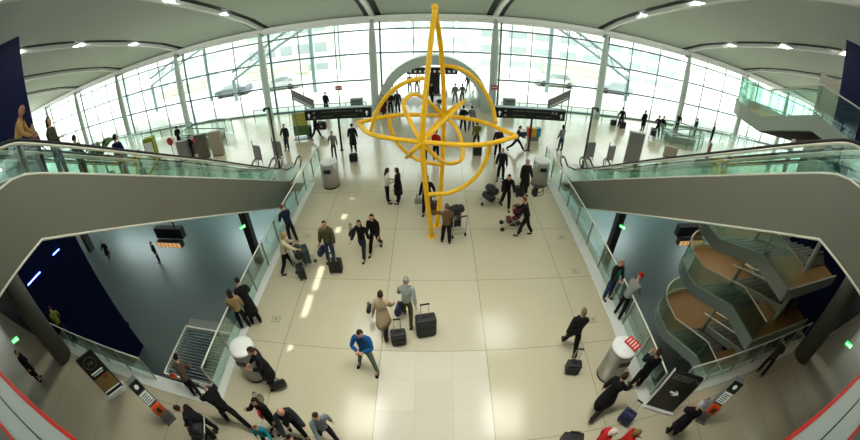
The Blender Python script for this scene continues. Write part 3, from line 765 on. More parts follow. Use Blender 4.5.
# flight information displays in the lower hall
for x, y, lb in ((-15.0, 13.4, 'flight information display with pale screens seen through the left opening'), (15.0, 13.6, 'flight information display with pale screens seen through the right opening')):
    e = empty('information_display', (x, y, -5), 0, lb, 'information display')
    mb = MB(); mb.box(-1.15, 1.15, .05, .45, 2.75, 3.45, .02); mb.to('housing', M_black, e)
    mb = MB(); mb.box(-1.05, 1.05, -.25, .1, 2.35, 2.72, .02); mb.to('screen_box', M_black, e)
    for i in range(6):
        mb = MB(); mb.box(-1.0+i*.34, -.72+i*.34, -.262, -.25, 2.38, 2.69); mb.to('screen', M_screen, e)
    mb = MB(); mb.tube([(.6, .25, 3.45), (.6, .25, 4.55)], .05, 8); mb.to('hanger', M_black, e)
# blue strip lights on the blue wall
for y0, y1, z0, z1 in ((4.06, 4.96, 2.66, 2.56), (6.02, 6.47, 2.57, 2.52)):
    mb = MB(); mb.tube([(-15.17, y0, z0), (-15.17, y1, z1)], .03, 6); q = mb.to('strip_light', M_bluelight, wl)
# floor access boxes and small floor marks
for x, y in ((-4.80, 6.79), (5.07, 9.01), (5.03, 6.73), (-4.85, 11.05), (5.09, 10.98)):
    e = empty('floor_box', (x, y, 0), 0)
    tag(e, 'small square floor box set in the beige stone', 'floor box', 'floor boxes set in the stone')
    mb = MB(); mb.box(-.14, .14, -.12, .12, 0, .004); mb.to('lid', M_grey, e)
    mb = MB(); mb.box(-.125, .125, -.105, .105, .004, .006); mb.to('infill', mat('infill_stone', (.66, .63, .53), .35), e)
    mb = MB(); mb.lathe([(.03, .006), (.03, .008)], 10); mb.to('lock', M_black, e)

# ------------------------------------------------------------------ outside
mb = MB(); mb.box(-62, 62, 27.4, 44, -.6, -.02); struct(mb.to('ground_forecourt', M_pave))
mb = MB(); mb.box(-200, 200, 44.5, 220, -5.4, -5.05); struct(mb.to('ground_outer', M_pave))
def block(name, x, y, w, d, z0, h, m, rows, cols, label):
    e = empty(name, (x, y, z0), 0, label, 'building')
    mb = MB(); mb.box(-w/2, w/2, 0, d, 0, h); mb.to('wall', m, e)
    mb = MB(); mb.box(-w/2-.3, w/2+.3, -.3, d, h, h+.5); mb.to('roof', M_bldg, e)
    for r in range(rows):
        for c in range(cols):
            zz = h*(r+.3)/rows; x0 = -w/2+w*(c+.15)/cols
            mb = MB(); mb.box(x0, x0+w/cols*.7, -.06, .05, zz, zz+h/rows*.45); mb.to('window', M_bglass, e)
    return e
block('office_block', -25, 62, 16, 12, -5, 15, M_bldg2, 4, 5, 'pale office block outside the windows on the left')
block('car_park', 30, 66, 44, 14, -5, 11, M_bldg, 4, 9, 'long pale car park outside the windows on the right')
block('terminal_block', -62, 70, 36, 14, -5, 12, M_bldg, 3, 7, 'long pale building outside the windows at the far left')
block('hotel', 4, 90, 26, 12, -5, 17, M_bldg, 4, 7, 'pale building outside behind the entrance vault')
# raking canopy trusses outside
def truss(a, b, label):
    a, b = Vector(a), Vector(b); e = empty('canopy_truss', a, 0, label, 'canopy truss')
    d = b-a; up = Vector((0, 0, .9))
    mb = MB(); mb.tube([(0, 0, 0), d], .14, 8); mb.tube([up, d+up], .14, 8); mb.to('chord', M_mull, e)
    mb = MB()
    for i in range(10):
        p, q = d*(i/10), d*((i+1)/10)
        mb.tube([p+(up if i % 2 else Vector()), q+(Vector() if i % 2 else up)], .05, 6)
    mb.to('lattice', M_mull, e)
    mb = MB(); mb.lathe([(.2, -a.z-.02), (.2, .1)], 10); mb.to('post', M_mull, e)
    mb = MB(); mb.lathe([(.2, -b.z-.02+d.z), (.2, .1+d.z)], 10, (d.x, d.y)); mb.to('post', M_mull, e)
truss((-19.5, 33, 2.2), (-10.8, 33, 6.6), 'raking lattice beam outside the windows left of the entrance')
truss((19.5, 33, 2.2), (10.8, 33, 6.6), 'raking lattice beam outside the windows right of the entrance')
truss((-33, 35, 3.4), (-24, 35, 6.2), 'raking lattice beam outside the windows at the far left')
# lamp posts, hedges and parked cars outside
for x, y, side in ((-9.4, 38, 'left'), (8.2, 38, 'right')):
    e = empty('lamp_post', (x, y, -.02), 0, 'lamp post outside on the %s of the entrance vault' % side, 'lamp post')
    mb = MB(); mb.tube([(0, 0, 0), (0, 0, 7)], .08, 8); mb.to('pole', M_mull, e)
    mb = MB(); mb.box(-.7, .7, -.1, .1, 6.95, 7.05, .02); mb.to('lamp_head', M_grey, e)
def car(x, y, rz, c, label):
    e = empty('car', (x, y, -.02), rz, label, 'car', 'cars on the forecourt')
    m = mat('car_%02d%02d' % (int(c[0]*99), int(c[2]*99)), c, .3, .2, .05, 3)
    mb = MB(); mb.prism([(-2.1, .25), (-2.15, .75), (-1.6, .9), (2.0, .95), (2.15, .7), (2.15, .25)], 'y', -.85, .85); mb.to('body', m, e)
    mb = MB(); mb.prism([(-1.1, .88), (-.5, 1.4), (1.1, 1.42), (1.75, .9)], 'y', -.74, .74); mb.to('cabin', M_bglass, e)
    for a in (-1.35, 1.35):
        for b in (-.8, .8):
            mb = MB(); mb.lathe([(.32, -.1), (.32, .1)], 16, M=Matrix.Translation((a, b, .32)) @ Matrix.Rotation(PI/2, 4, 'X')); mb.to('wheel', M_rubber, e)
car(-15.5, 36, .0, (.75, .76, .76), 'silver car outside the windows left of the entrance')
car(-21.5, 36, .0, (.35, .38, .42), 'grey car outside the windows, left of the silver one')
car(12.5, 36, .0, (.78, .78, .76), 'white car outside the windows right of the entrance')
car(19.5, 36, .0, (.6, .64, .66), 'pale blue-grey car outside the windows at the right')
for i, (x, y, w, lb) in enumerate(((-19, 42.5, 9, 'clipped green hedge outside the windows on the left'), (18, 42.5, 10, 'clipped green hedge outside the windows on the right'), (-34, 42.5, 8, 'clipped green hedge outside at the far left'))):
    mb = MB(); mb.box(-w/2, w/2, -.5, .5, 0, 1.3, .15)
    bmesh.ops.subdivide_edges(mb.bm, edges=mb.bm.edges[:], cuts=5, use_grid_fill=True)
    for v in mb.bm.verts: v.co += Vector([random.uniform(-.06, .06) for _ in range(3)])
    q = mb.to('hedge', mat('hedge_green', (.68, .70, .63), .8, 0, .2, 4), loc=(x, y, -.02)); tag(q, lb, 'hedge')
# sign inside the vault
e = empty('hanging_sign', (XC, 29.2, 2.55), 0, 'dark hanging sign with white symbols inside the entrance vault', 'sign')
mb = MB(); mb.box(-2.1, 1.9, -.1, .1, -.45, .1, .02); mb.to('panel', M_signb, e)
mb = MB()
for i in range(10): mb.box(-1.9+i*.38, -1.72+i*.38, -.108, -.1, -.3, -.12)
mb.to('pictogram', M_signw, e)
for hx in (-1.5, 1.45):
    mb = MB(); mb.box(hx, hx+.05, -.02, .02, .1, .75); mb.to('hanger', M_mull, e)
e = empty('dark_display', (XC, 30.4, 0), 0, 'tall dark display stand in the middle of the entrance vault', 'display stand')
mb = MB(); mb.box(-.55, .55, -.15, .15, .1, 2.1, .03); mb.to('screen', M_black, e)
mb = MB(); mb.box(-.6, .6, -.3, .3, 0, .1, .02); mb.to('base', M_grey, e)
for sgn, wd in ((-1, 'left'), (1, 'right')):
    balustrade('glass_balustrade', [(XC+sgn*2.9, 26.0, 0), (XC+sgn*2.9, 29.4, 0)], 'glass balustrade along the %s inside of the entrance vault' % wd, 1.3)

# ------------------------------------------------------------------ people
def fk(P):
    """joints of a figure 1.75 m tall facing +y; P holds angles in degrees"""
    g = lambda k, d=0: P.get(k, d)
    L = R(g('lean')); twist = R(g('twist')); J = {}
    legs = {}
    for s, sx in (('l', -1), ('r', 1)):
        t, k = R(g('hip_'+s)), R(g('knee_'+s)); ab = R(g('spread', 3))*sx
        th = Vector((math.sin(ab), math.sin(t), -math.cos(t))).normalized()*.43
        sh = Vector((math.sin(ab), math.sin(t-k), -math.cos(t-k))).normalized()*.41
        legs[s] = (th, sh, t-k)
    low = min((legs[s][0]+legs[s][1]).z for s in 'lr')
    pz = .08-low
    pel = Vector((0, -.25*math.sin(L)*.5, pz+.02)); J['pel'] = pel
    up = Vector((0, math.sin(L), math.cos(L))); rt = Vector((math.cos(twist), math.sin(twist), 0))
    J['waist'] = pel+up*.16; J['chest'] = pel+up*.36; J['neckb'] = pel+up*.51
    hl = L*.5+R(g('nod')); hu = Vector((R(g('tilt')), math.sin(hl), math.cos(hl))); hf = Vector((0, math.cos(hl), -math.sin(hl)))
    J['neck'] = J['neckb']+up*.05+hf*.01
    J['jaw'] = J['neck']+hu*.06+hf*.03; J['skull'] = J['neck']+hu*.135+hf*.02; J['crown'] = J['neck']+hu*.185+hf*.01
    J['hu'], J['hf'] = hu, hf
    for s, sx in (('l', -1), ('r', 1)):
        J['hip'+s] = pel+Vector((.085*sx, 0, -.03))
        th, sh, f = legs[s]
        J['knee'+s] = J['hip'+s]+th; J['ank'+s] = J['knee'+s]+sh
        ff = Vector((.03*sx, math.cos(f*.5), math.sin(f)*.6 if f < 0 else 0)); ff.normalize()
        J['ball'+s] = J['ank'+s]+ff*.13+Vector((0, 0, -.045)); J['heel'+s] = J['ank'+s]-ff*.05+Vector((0, 0, -.035))
        a, b, e, inn = R(g('sh_'+s)), R(g('ab_'+s, 9)), R(g('el_'+s, 15)), R(g('in_'+s))
        S_ = J['neckb']-up*.055+rt*.175*sx; J['sho'+s] = S_
        a2 = a+L*.3
        ua = Vector((math.sin(b)*sx, math.sin(a2)*math.cos(b), -math.cos(a2)*math.cos(b))); J['elb'+s] = S_+ua*.285
        fa = Vector((math.sin(b-inn)*sx, math.sin(a2+e)*math.cos(b-inn), -math.cos(a2+e)*math.cos(b-inn))); J['wri'+s] = J['elb'+s]+fa*.25
        J['fa'+s] = fa
    return J
POSES = {
 'stand': dict(sh_l=5, sh_r=4, el_l=14, el_r=12),
 'ease': dict(hip_l=8, knee_l=6, sh_l=0, sh_r=25, el_r=60, in_r=30, el_l=20),
 'folded': dict(sh_l=28, sh_r=28, el_l=62, el_r=68, in_l=70, in_r=70, ab_l=16, ab_r=16, hip_l=8, hip_r=-6, spread=13, nod=14),
 'walk': dict(hip_l=24, knee_l=6, hip_r=-16, knee_r=24, sh_l=-16, sh_r=24, el_l=18, el_r=30, lean=4),
 'walk2': dict(hip_r=24, knee_r=6, hip_l=-16, knee_l=24, sh_r=-16, sh_l=24, el_l=30, el_r=18, lean=4),
 'pull': dict(hip_l=20, knee_l=5, hip_r=-14, knee_r=20, sh_r=-24, el_r=4, sh_l=14, el_l=25, lean=6),
 'pull2': dict(hip_r=18, knee_r=5, hip_l=-12, knee_l=18, sh_l=-24, el_l=4, ab_l=14, sh_r=14, el_r=25, lean=5),
 'push': dict(hip_l=20, knee_l=8, hip_r=-14, knee_r=14, sh_l=28, sh_r=28, el_l=34, el_r=34, lean=14, nod=6),
 'leanrail': dict(hip_l=4, knee_l=12, hip_r=-6, knee_r=4, sh_l=8, sh_r=8, el_l=34, el_r=34, in_l=24, in_r=24, lean=26, nod=14),
 'phone': dict(sh_l=4, el_l=12, sh_r=34, ab_r=22, el_r=118, in_r=30, hip_l=4),
 'look': dict(sh_l=22, sh_r=22, el_l=112, el_r=112, in_l=38, in_r=38, nod=8, hip_r=6, knee_r=4),
 'hold': dict(sh_l=16, sh_r=16, el_l=62, el_r=62, in_l=38, in_r=38, nod=16),
 'stride': dict(hip_l=38, knee_l=10, hip_r=-32, knee_r=22, sh_l=-20, sh_r=34, el_l=25, el_r=45, lean=10),
 'shove': dict(hip_l=30, knee_l=30, hip_r=-38, knee_r=6, sh_l=26, sh_r=26, el_l=20, el_r=20, lean=38, nod=-2),
 'stoop': dict(hip_l=12, knee_l=18, hip_r=4, knee_r=14, sh_l=30, sh_r=30, el_l=30, el_r=30, lean=42, nod=10),
 'point': dict(sh_l=62, ab_l=46, el_l=6, sh_r=20, el_r=50, in_r=20, hip_l=10, knee_l=4),
}
def skin_mesh(verts, edges, root, level):
    """grow one continuous surface over a skeleton: verts = [(co, rx, ry)]"""
    me = bpy.data.meshes.new('sk'); me.from_pydata([tuple(v[0]) for v in verts], edges, [])
    o = bpy.data.objects.new('sk', me); COL.objects.link(o)
    md = o.modifiers.new('s', 'SKIN'); md.use_smooth_shade = True; md.branch_smoothing = .3
    for i, v in enumerate(verts):
        d = me.skin_vertices[0].data[i]; d.radius = (v[1], v[2]); d.use_root = (i == root)
    sb = o.modifiers.new('u', 'SUBSURF'); sb.levels = level; sb.render_levels = level
    dg = bpy.context.evaluated_depsgraph_get(); dg.update()
    out = bpy.data.meshes.new_from_object(o.evaluated_get(dg))
    bpy.data.objects.remove(o); bpy.data.meshes.remove(me)
    return out
def chain(V, E, start, items):
    p = start
    for co, r in items:
        V.append((co, *(r if isinstance(r, tuple) else (r, r)))); E.append((p, len(V)-1)); p = len(V)-1
    return p
CACHE = {}
def head_frame(J):
    hu, hf = J['hu'].normalized(), J['hf'].normalized(); rt = hf.cross(hu).normalized(); hf = hu.cross(rt).normalized()
    M = Matrix((rt, hf, hu)).transposed().to_4x4(); M.translation = J['neck']+hu*.118+hf*.018
    return M
def add_head(me, J):
    """skull, brow, nose, chin and ears, closed onto the top of the neck in the same mesh"""
    bm = bmesh.new(); bm.from_mesh(me); M = head_frame(J)
    q = bmesh.ops.create_uvsphere(bm, u_segments=20, v_segments=16, radius=1)['verts']
    for v in q:
        x, y, z = v.co
        w = 1-.30*max(0, -z)**1.5; d = 1-.10*max(0, -z)
        X, Y, Z = x*.076*w, y*.096*d+(.006 if z < -.2 and y > 0 else 0), z*.118
        if y > 0:
            X2 = abs(X)
            if X2 < .045 and -.012 < Z < .022: Y -= .007                       # eye sockets
            if X2 < .018 and -.045 < Z < .012: Y += .020*(1-X2/.018)*(.5+(.012-Z)/.06)   # nose
            if X2 < .03 and -.075 < Z < -.055: Y += .004                        # lips
        v.co = M @ Vector((X, Y, Z))
    for sx in (-1, 1):
        bmesh.ops.create_uvsphere(bm, u_segments=8, v_segments=6, radius=1, matrix=M @ Matrix.Translation((.076*sx, -.004, -.012)) @ Matrix.Diagonal((.011, .020, .032, 1)))
    for f in bm.faces: f.smooth = True
    bm.to_mesh(me); bm.free()
def body_mesh(pose):
    if ('b', pose) in CACHE: return CACHE['b', pose]
    J = fk(POSES[pose]); V = [(J['pel'], .095, .085)]; E = []
    c = chain(V, E, 0, [(J['waist'], (.095, .08)), (J['chest'], (.115, .088))])
    nb = chain(V, E, c, [(J['neckb'], (.075, .065)), (J['neck'], .052)])
    chain(V, E, nb, [(J['jaw'], .045)])
    for s, sx in (('l', -1), ('r', 1)):
        a = chain(V, E, c, [(J['sho'+s], .046), (J['sho'+s].lerp(J['elb'+s], .5), .040), (J['elb'+s], .035), (J['elb'+s].lerp(J['wri'+s], .4), .036), (J['wri'+s], .024)])
        fa = J['fa'+s].normalized()
        side = fa.cross(Vector((sx, 0, 0))); side = side.normalized() if side.length > .1 else Vector((0, 1, 0))
        if side.y < 0: side = -side
        curl = (Vector((-sx, 0, 0))*.5-Vector((0, 0, .0)))
        palm = chain(V, E, a, [(J['wri'+s]+fa*.05, .027)])
        for k, ln in enumerate((.072, .08, .074, .058)):
            o_ = side*(.030-.020*k)
            r0 = J['wri'+s]+fa*.088+o_
            chain(V, E, palm, [(r0, .0095), (r0+fa*ln*.5+curl*.010, .0088), (r0+fa*ln*.85+curl*.034, .0075)])
        t0 = J['wri'+s]+fa*.035+side*.035
        chain(V, E, palm, [(t0, .011), (t0+fa*.03+side*.018+curl*.015, .0095), (t0+fa*.055+side*.018+curl*.03, .008)])
        l = chain(V, E, 0, [(J['hip'+s], .072), (J['hip'+s].lerp(J['knee'+s], .5), .064), (J['knee'+s], .052), (J['knee'+s].lerp(J['ank'+s], .35), .052), (J['ank'+s], .035), (J['ball'+s], (.035, .025))])
    me = skin_mesh(V, E, 0, 1)
    def near(p, a, b):
        ab = b-a; t = max(0, min(1, (p-a).dot(ab)/max(1e-6, ab.length_squared))); return (p-a-ab*t).length
    for f in me.polygons:                                           # undershirt and lining where clothes lie on the body
        q = f.center; best = (9, 0)
        for m, a, b in ([(1, J['waist'], J['chest']), (1, J['chest'], J['neckb']-(J['neckb']-J['chest'])*.15), (2, J['pel'], J['waist'].lerp(J['pel'], .4)), (0, J['neck'], J['jaw'])]
                        + [(1, J['sho'+s], J['wri'+s].lerp(J['elb'+s], .15)) for s in 'lr'] + [(1, J['chest'], J['sho'+s]) for s in 'lr'] + [(0, J['wri'+s], J['wri'+s]+J['fa'+s]*.2) for s in 'lr']
                        + [(2, J['hip'+s], J['ank'+s].lerp(J['knee'+s], .1)) for s in 'lr'] + [(2, J['pel'], J['hip'+s]) for s in 'lr'] + [(0, J['ank'+s], J['ball'+s]) for s in 'lr']):
            best = min(best, (near(q, a, b), m))
        f.material_index = best[1]
    for _ in range(3): me.materials.append(None)
    add_head(me, J); CACHE['b', pose] = (me, J); return me, J
def top_mesh(pose, kind):
    if (kind, pose) in CACHE: return CACHE[kind, pose]
    J = body_mesh(pose)[1]
    th = {'shirt': .016, 'jacket': .028, 'coat': .03, 'puffer': .042}[kind]
    dn = (J['pel']-J['waist']).normalized()
    V = [(J['pel']+dn*.09, .140+th, .122+th)]; E = []
    c = chain(V, E, 0, [(J['pel']-dn*.06, (.138+th, .118+th)), (J['waist'], (.13+th, .108+th)), (J['chest'], (.152+th, .116+th))])
    chain(V, E, c, [(J['neckb'], (.075+th, .068+th)), (J['neckb'].lerp(J['neck'], .45), (.056+th*.4, .056+th*.4))])
    for s in 'lr':
        chain(V, E, c, [(J['sho'+s], .058+th), (J['sho'+s].lerp(J['elb'+s], .5), .05+th), (J['elb'+s], .044+th*.9), (J['elb'+s].lerp(J['wri'+s], .5), .042+th*.8), (J['wri'+s]-J['fa'+s]*.01, .032+th*.6)])
    me = skin_mesh(V, E, 0, 1)
    if kind == 'coat':
        bm = bmesh.new(); bm.from_mesh(me)
        mb = MB(); mb.bm.free(); mb.bm = bm
        w, k = J['waist'], (J['kneel']+J['kneer'])/2; sp = abs(J['kneel'].y-J['kneer'].y)/2
        rings = []
        for t, rx, ry in ((-.02, .15, .13), (.3, .185, .165), (.65, .20, .175+sp*.5), (1.0, .22, .185+sp*.9)):
            cc = w.lerp(k, t)
            rings.append([bm.verts.new((cc.x+rx*math.cos(2*PI*j/18)*(1+.04*math.sin(5*2*PI*j/18)*t), cc.y+ry*math.sin(2*PI*j/18)*(1+.05*math.cos(4*2*PI*j/18)*t), cc.z)) for j in range(18)])
        for A, B in zip(rings, rings[1:]):
            for j in range(18): f = bm.faces.new((A[j], A[(j+1) % 18], B[(j+1) % 18], B[j])); f.smooth = True
        bm.faces.new(rings[-1])
        bmesh.ops.recalc_face_normals(bm, faces=bm.faces[:])
        bm.to_mesh(me); bm.free()
    CACHE[kind, pose] = me; return me
def legs_mesh(pose, kind):
    if ('L'+kind, pose) in CACHE: return CACHE['L'+kind, pose]
    J = body_mesh(pose)[1]; V = [(J['pel']+(J['waist']-J['pel'])*.45, .128, .112), (J['pel'], .135, .12)]; E = [(0, 1)]
    f = 0 if kind == 'slim' else .012
    for s in 'lr':
        chain(V, E, 1, [(J['hip'+s]+Vector((0, 0, -.03)), .105), (J['hip'+s].lerp(J['knee'+s], .5), .085+f), (J['knee'+s], .066+f), (J['knee'+s].lerp(J['ank'+s], .5), .060+f), (J['ank'+s]+Vector((0, 0, .015)), .052+f)])
    me = skin_mesh(V, E, 0, 1); CACHE['L'+kind, pose] = me; return me
def shoe_mesh(pose, s):
    if ('s'+s, pose) in CACHE: return CACHE['s'+s, pose]
    J = body_mesh(pose)[1]; a, b, h = J['ank'+s], J['ball'+s], J['heel'+s]
    tip = b+(b-h).normalized()*.06+Vector((0, 0, .004))
    V = [(h, .045, .042)]; E = []
    chain(V, E, 0, [(h.lerp(b, .5)+Vector((0, 0, .008)), (.048, .044)), (b, (.052, .037)), (tip, (.042, .026))])
    V.append((a+Vector((0, 0, .01)), .042, .042)); E.append((0, len(V)-1))
    me = skin_mesh(V, E, 0, 1); CACHE['s'+s, pose] = me; return me
def hair_mesh(pose, style):
    if ('h'+style, pose) in CACHE: return CACHE['h'+style, pose]
    J = body_mesh(pose)[1]; M = head_frame(J); c = M.translation.copy(); hu = M.col[2].to_3d(); hf = M.col[1].to_3d()
    mb = MB()
    if style in ('cap', 'hat'):
        mb.lathe([(.084, .02), (.088, .05), (.084, .09), (.06, .125), (.001, .138)], 18, sy=1.24, M=M)
        mb.prism([(-.07, .08), (.07, .08), (.055, .175), (0, .19), (-.055, .175)], 'z', .0, .014) if False else None
        p = [M @ Vector(q) for q in ((-.07, .08, .03), (.07, .08, .03), (.055, .16, .015), (0, .175, .01), (-.055, .16, .015))]
        A = [mb.bm.verts.new(q) for q in p]; B = [mb.bm.verts.new(q+hu*.012) for q in p]; mb._f(A); mb._f(B[::-1])
        for i in range(5): mb._f((A[i], A[(i+1) % 5], B[(i+1) % 5], B[i]))
    elif style == 'hood':
        mb.ball((0, 0, 0), (.115, .125, .13), 16, 10, M)
    else:
        q = bmesh.ops.create_uvsphere(mb.bm, u_segments=18, v_segments=12, radius=1, matrix=Matrix.Identity(4))
        long = style in ('long', 'bun', 'bob')
        kill = []
        for v in mb.bm.verts:
            x, y, z = v.co
            if (y > .30 and z < .52) or (y > -.02 and z < .12 and not long) or (y > .18 and z < .2) or (z < (-.75 if long else -.45)): kill.append(v)
        bmesh.ops.delete(mb.bm, geom=kill, context='VERTS')
        rr = (.090, .110, .130) if style != 'short' else (.084, .105, .127)
        for v in mb.bm.verts:
            x, y, z = v.co
            n = 1+.035*math.sin(9*x+5*z)+.03*math.cos(11*y)
            v.co = M @ Vector((x*rr[0]*n, y*rr[1]*n, z*rr[2]*n))
        if style in ('long', 'bob'):
            ln = .26 if style == 'long' else .13
            m2 = M.copy(); m2.translation = c-hf*.055-hu*(.03+ln*.42)
            mb.ball((0, 0, 0), (.084, .05, ln*.75), 14, 10, m2)
        if style == 'bun': mb.ball((0, -.115, .02), (.042, .042, .042), 10, 8, M)
    bmesh.ops.recalc_face_normals(mb.bm, faces=mb.bm.faces[:])
    me = bpy.data.meshes.new('hair'); mb.bm.to_mesh(me); mb.bm.free()
    me.polygons.foreach_set('use_smooth', [True]*len(me.polygons))
    CACHE['h'+style, pose] = me; return me
def eye_mesh(pose, k):
    if ('e%d' % k, pose) in CACHE: return CACHE['e%d' % k, pose]
    J = body_mesh(pose)[1]; M = head_frame(J); mb = MB()
    if k < 2: mb.ball(M @ Vector((.028 if k else -.028, .079, .006)), .0105, 8, 6)
    else: mb.tube([M @ Vector((t, .083-abs(t)*.25, -.064)) for t in (-.022, 0, .022)], [.003, .006, .003], 6)
    me = bpy.data.meshes.new('eye'); mb.bm.to_mesh(me); mb.bm.free(); CACHE['e%d' % k, pose] = me; return me
def put(name, me, m, parent):
    o = bpy.data.objects.new(name, me); COL.objects.link(o); o.parent = parent
    if not me.materials: me.materials.append(None)
    o.material_slots[0].link = 'OBJECT'; o.material_slots[0].material = m
    return o
BLK = (.05, .05, .055); DK = (.10, .10, .11); NAVY = (.08, .11, .2); JEAN = (.18, .25, .36); BRN = (.2, .13, .08); BLOND = (.66, .52, .32); GREYH = (.55, .54, .52); TAN = (.62, .52, .36); OLV = (.30, .29, .19); WHT = (.86, .84, .78); GRY = (.55, .57, .56)
def person(x, y, rz, pose, top, tc, bc, hair, hc, label, h=1.74, z=0, skin=0, face=False, shoe=BLK):
    """rz in degrees: 0 looks away from the camera, 90 to the left, 180 towards the camera"""
    r = empty('person', (x, y, z), R(rz), label, 'person')
    k = h/1.75; r.scale = (k, k, k); sk = (M_skin, M_skin2)[skin]
    me, J = body_mesh(pose)
    bo = put('body', me, sk, r)
    for i_, c_ in ((1, tc), (2, bc)): bo.material_slots[i_].link = 'OBJECT'; bo.material_slots[i_].material = fabric(c_)
    put({'shirt': 'shirt', 'jacket': 'jacket', 'coat': 'coat', 'puffer': 'jacket'}[top], top_mesh(pose, top), fabric(tc), r)
    put('trousers', legs_mesh(pose, 'slim' if top == 'shirt' else 'loose'), fabric(bc), r)
    for s in 'lr': put('shoe', shoe_mesh(pose, s), fabric(shoe), r)
    if hair != 'bald': put('cap' if hair == 'cap' else 'hood' if hair == 'hood' else 'hair', hair_mesh(pose, hair), fabric(hc), r)
    if face:
        put('eye', eye_mesh(pose, 0), M_eye, r); put('eye', eye_mesh(pose, 1), M_eye, r); put('mouth', eye_mesh(pose, 2), M_lip, r)
    return r

# ------------------------------------------------------------------ luggage
def suitcase(x, y, rz, m, label, w=.44, d=.26, h=.66, tilt=0, handle=.38, z=0, flat=False):
    e = empty('suitcase', (x, y, z), R(rz), label, 'suitcase')
    e.rotation_euler = Euler((R(tilt), 0, R(rz)), 'XYZ')
    if tilt: e.location.z += .0
    mb = MB(); mb.box(-w/2, w/2, -d/2, d/2, .06, h, .045); mb.to('shell', m, e, False)
    mb = MB(); mb.box(-w/2+.04, w/2-.04, -d/2-.03, -d/2+.01, .12, h*.55, .02); mb.box(-w/2+.04, w/2-.04, -d/2-.02, -d/2+.01, h*.6, h-.08, .015); mb.to('pocket', m, e)
    mb = MB(); mb.tube([(-w*.2, d/2-.03, h-.01), (-w*.2, d/2-.03, h+handle), (w*.2, d/2-.03, h+handle), (w*.2, d/2-.03, h-.01)], .011, 6); mb.to('telescopic_handle', M_steel, e)
    mb = MB(); mb.box(-w*.24, w*.24, d/2-.05, d/2-.01, h+handle-.02, h+handle+.02, .008); mb.to('grip', M_rubber, e)
    mb = MB(); mb.tube([(-.08, 0, h), (-.07, 0, h+.03), (.07, 0, h+.03), (.08, 0, h)], .012, 6); mb.to('carry_handle', M_rubber, e)
    for sx in (-1, 1):
        for sy in ((-1, 1) if not tilt else (1,)):
            mb = MB(); mb.lathe([(.032, -.014), (.032, .014)], 14, M=Matrix.Translation((sx*(w/2-.05), sy*(d/2-.04), .032)) @ Matrix.Rotation(PI/2, 4, 'Y')); mb.to('wheel', M_rubber, e)
    return e
def holdall(x, y, z, rz, m, label, w=.42, d=.2, h=.26, cat='bag', strap=.22, group=None):
    e = empty('bag', (x, y, z), R(rz), label, cat, group)
    mb = MB(); mb.lathe([(.001, -w/2), (h*.38, -w/2+.01), (h*.5, -w/2+.06), (h*.5, w/2-.06), (h*.38, w/2-.01), (.001, w/2)], 16, sx=1, sy=d/h, M=Matrix.Translation((0, 0, h/2)) @ Matrix.Rotation(PI/2, 4, 'Y')); mb.to('body', m, e, True)
    mb = MB()
    for sy in (-1, 1): mb.tube([(-w*.22, sy*d*.32, h*.8), (-w*.12, sy*.03, h+strap*.8), (0, 0, h+strap), (w*.12, sy*.03, h+strap*.8), (w*.22, sy*d*.32, h*.8)], .009, 6)
    mb.to('handle', M_rubber, e)
    mb = MB(); mb.box(-w*.3, w*.3, -d/2-.012, -d/2+.02, h*.25, h*.62, .01); mb.to('pocket', m, e)
    return e
def backpack(x, y, z, rz, m, label):
    e = empty('backpack', (x, y, z), R(rz), label, 'backpack')
    mb = MB(); mb.box(-.15, .15, -.11, .08, 0, .46, .06); mb.to('body', m, e)
    mb = MB(); mb.box(-.11, .11, -.16, -.09, .05, .28, .03); mb.to('pocket', m, e)
    for s in (-1, 1):
        mb = MB(); mb.tube([(s*.09, .07, .42), (s*.10, .17, .46), (s*.11, .3, .36), (s*.12, .3, .18), (s*.12, .1, .06)], .016, 6); mb.to('strap', M_rubber, e)
    return e
def trolley(x, y, rz, label, loads=()):
    """airport luggage trolley heading +y"""
    e = empty('luggage_trolley', (x, y, 0), R(rz), label, 'trolley', 'airport luggage trolleys')
    mb = MB(); mb.tube([(-.26, .45, .2), (-.28, -.35, .16), (.28, -.35, .16), (.26, .45, .2)], .018, 8, True)
    for i in range(4): mb.tube([(-.26, .3-.2*i, .18), (.26, .3-.2*i, .18)], .01, 6)
    mb.to('base_frame', M_steel, e)
    mb = MB(); mb.tube([(-.27, -.35, .16), (-.27, -.45, .98), (-.22, -.5, 1.03), (.22, -.5, 1.03), (.27, -.45, .98), (.27, -.35, .16)], .018, 8); mb.to('upright', M_steel, e)
    mb = MB(); mb.tube([(-.2, -.51, 1.03), (.2, -.51, 1.03)], .026, 8); mb.to('push_bar', M_rubber, e)
    mb = MB()
    for zz in (.72, .78, .84, .9): mb.tube([(-.25, -.40, zz), (-.22, -.2, zz), (.22, -.2, zz), (.25, -.40, zz)], .006, 5)
    mb.tube([(-.1, -.2, .7), (-.1, -.2, .92)], .006, 5); mb.tube([(.1, -.2, .7), (.1, -.2, .92)], .006, 5); mb.to('basket', M_steel, e)
    for px, py in ((-.26, -.35), (.26, -.35), (0, .42)):
        mb = MB(); mb.lathe([(.07, -.02), (.07, .02)], 16, M=Matrix.Translation((px, py, .07)) @ Matrix.Rotation(PI/2, 4, 'Y')); mb.box(px-.012, px+.012, py-.012, py+.012, .07, .18); mb.to('wheel', M_rubber, e)
    c, s = math.cos(R(rz)), math.sin(R(rz))
    for (kind, dx, dy, dz, m, lb) in loads:
        wx, wy = x+dx*c-dy*s, y+dx*s+dy*c
        if kind == 'case': suitcase(wx, wy, rz, m, lb, .46, .26, .6, 0, .02, z=.2+dz)
        elif kind == 'bag': holdall(wx, wy, .2+dz, rz, m, lb, .64, .34, .32, strap=.05)
    return e
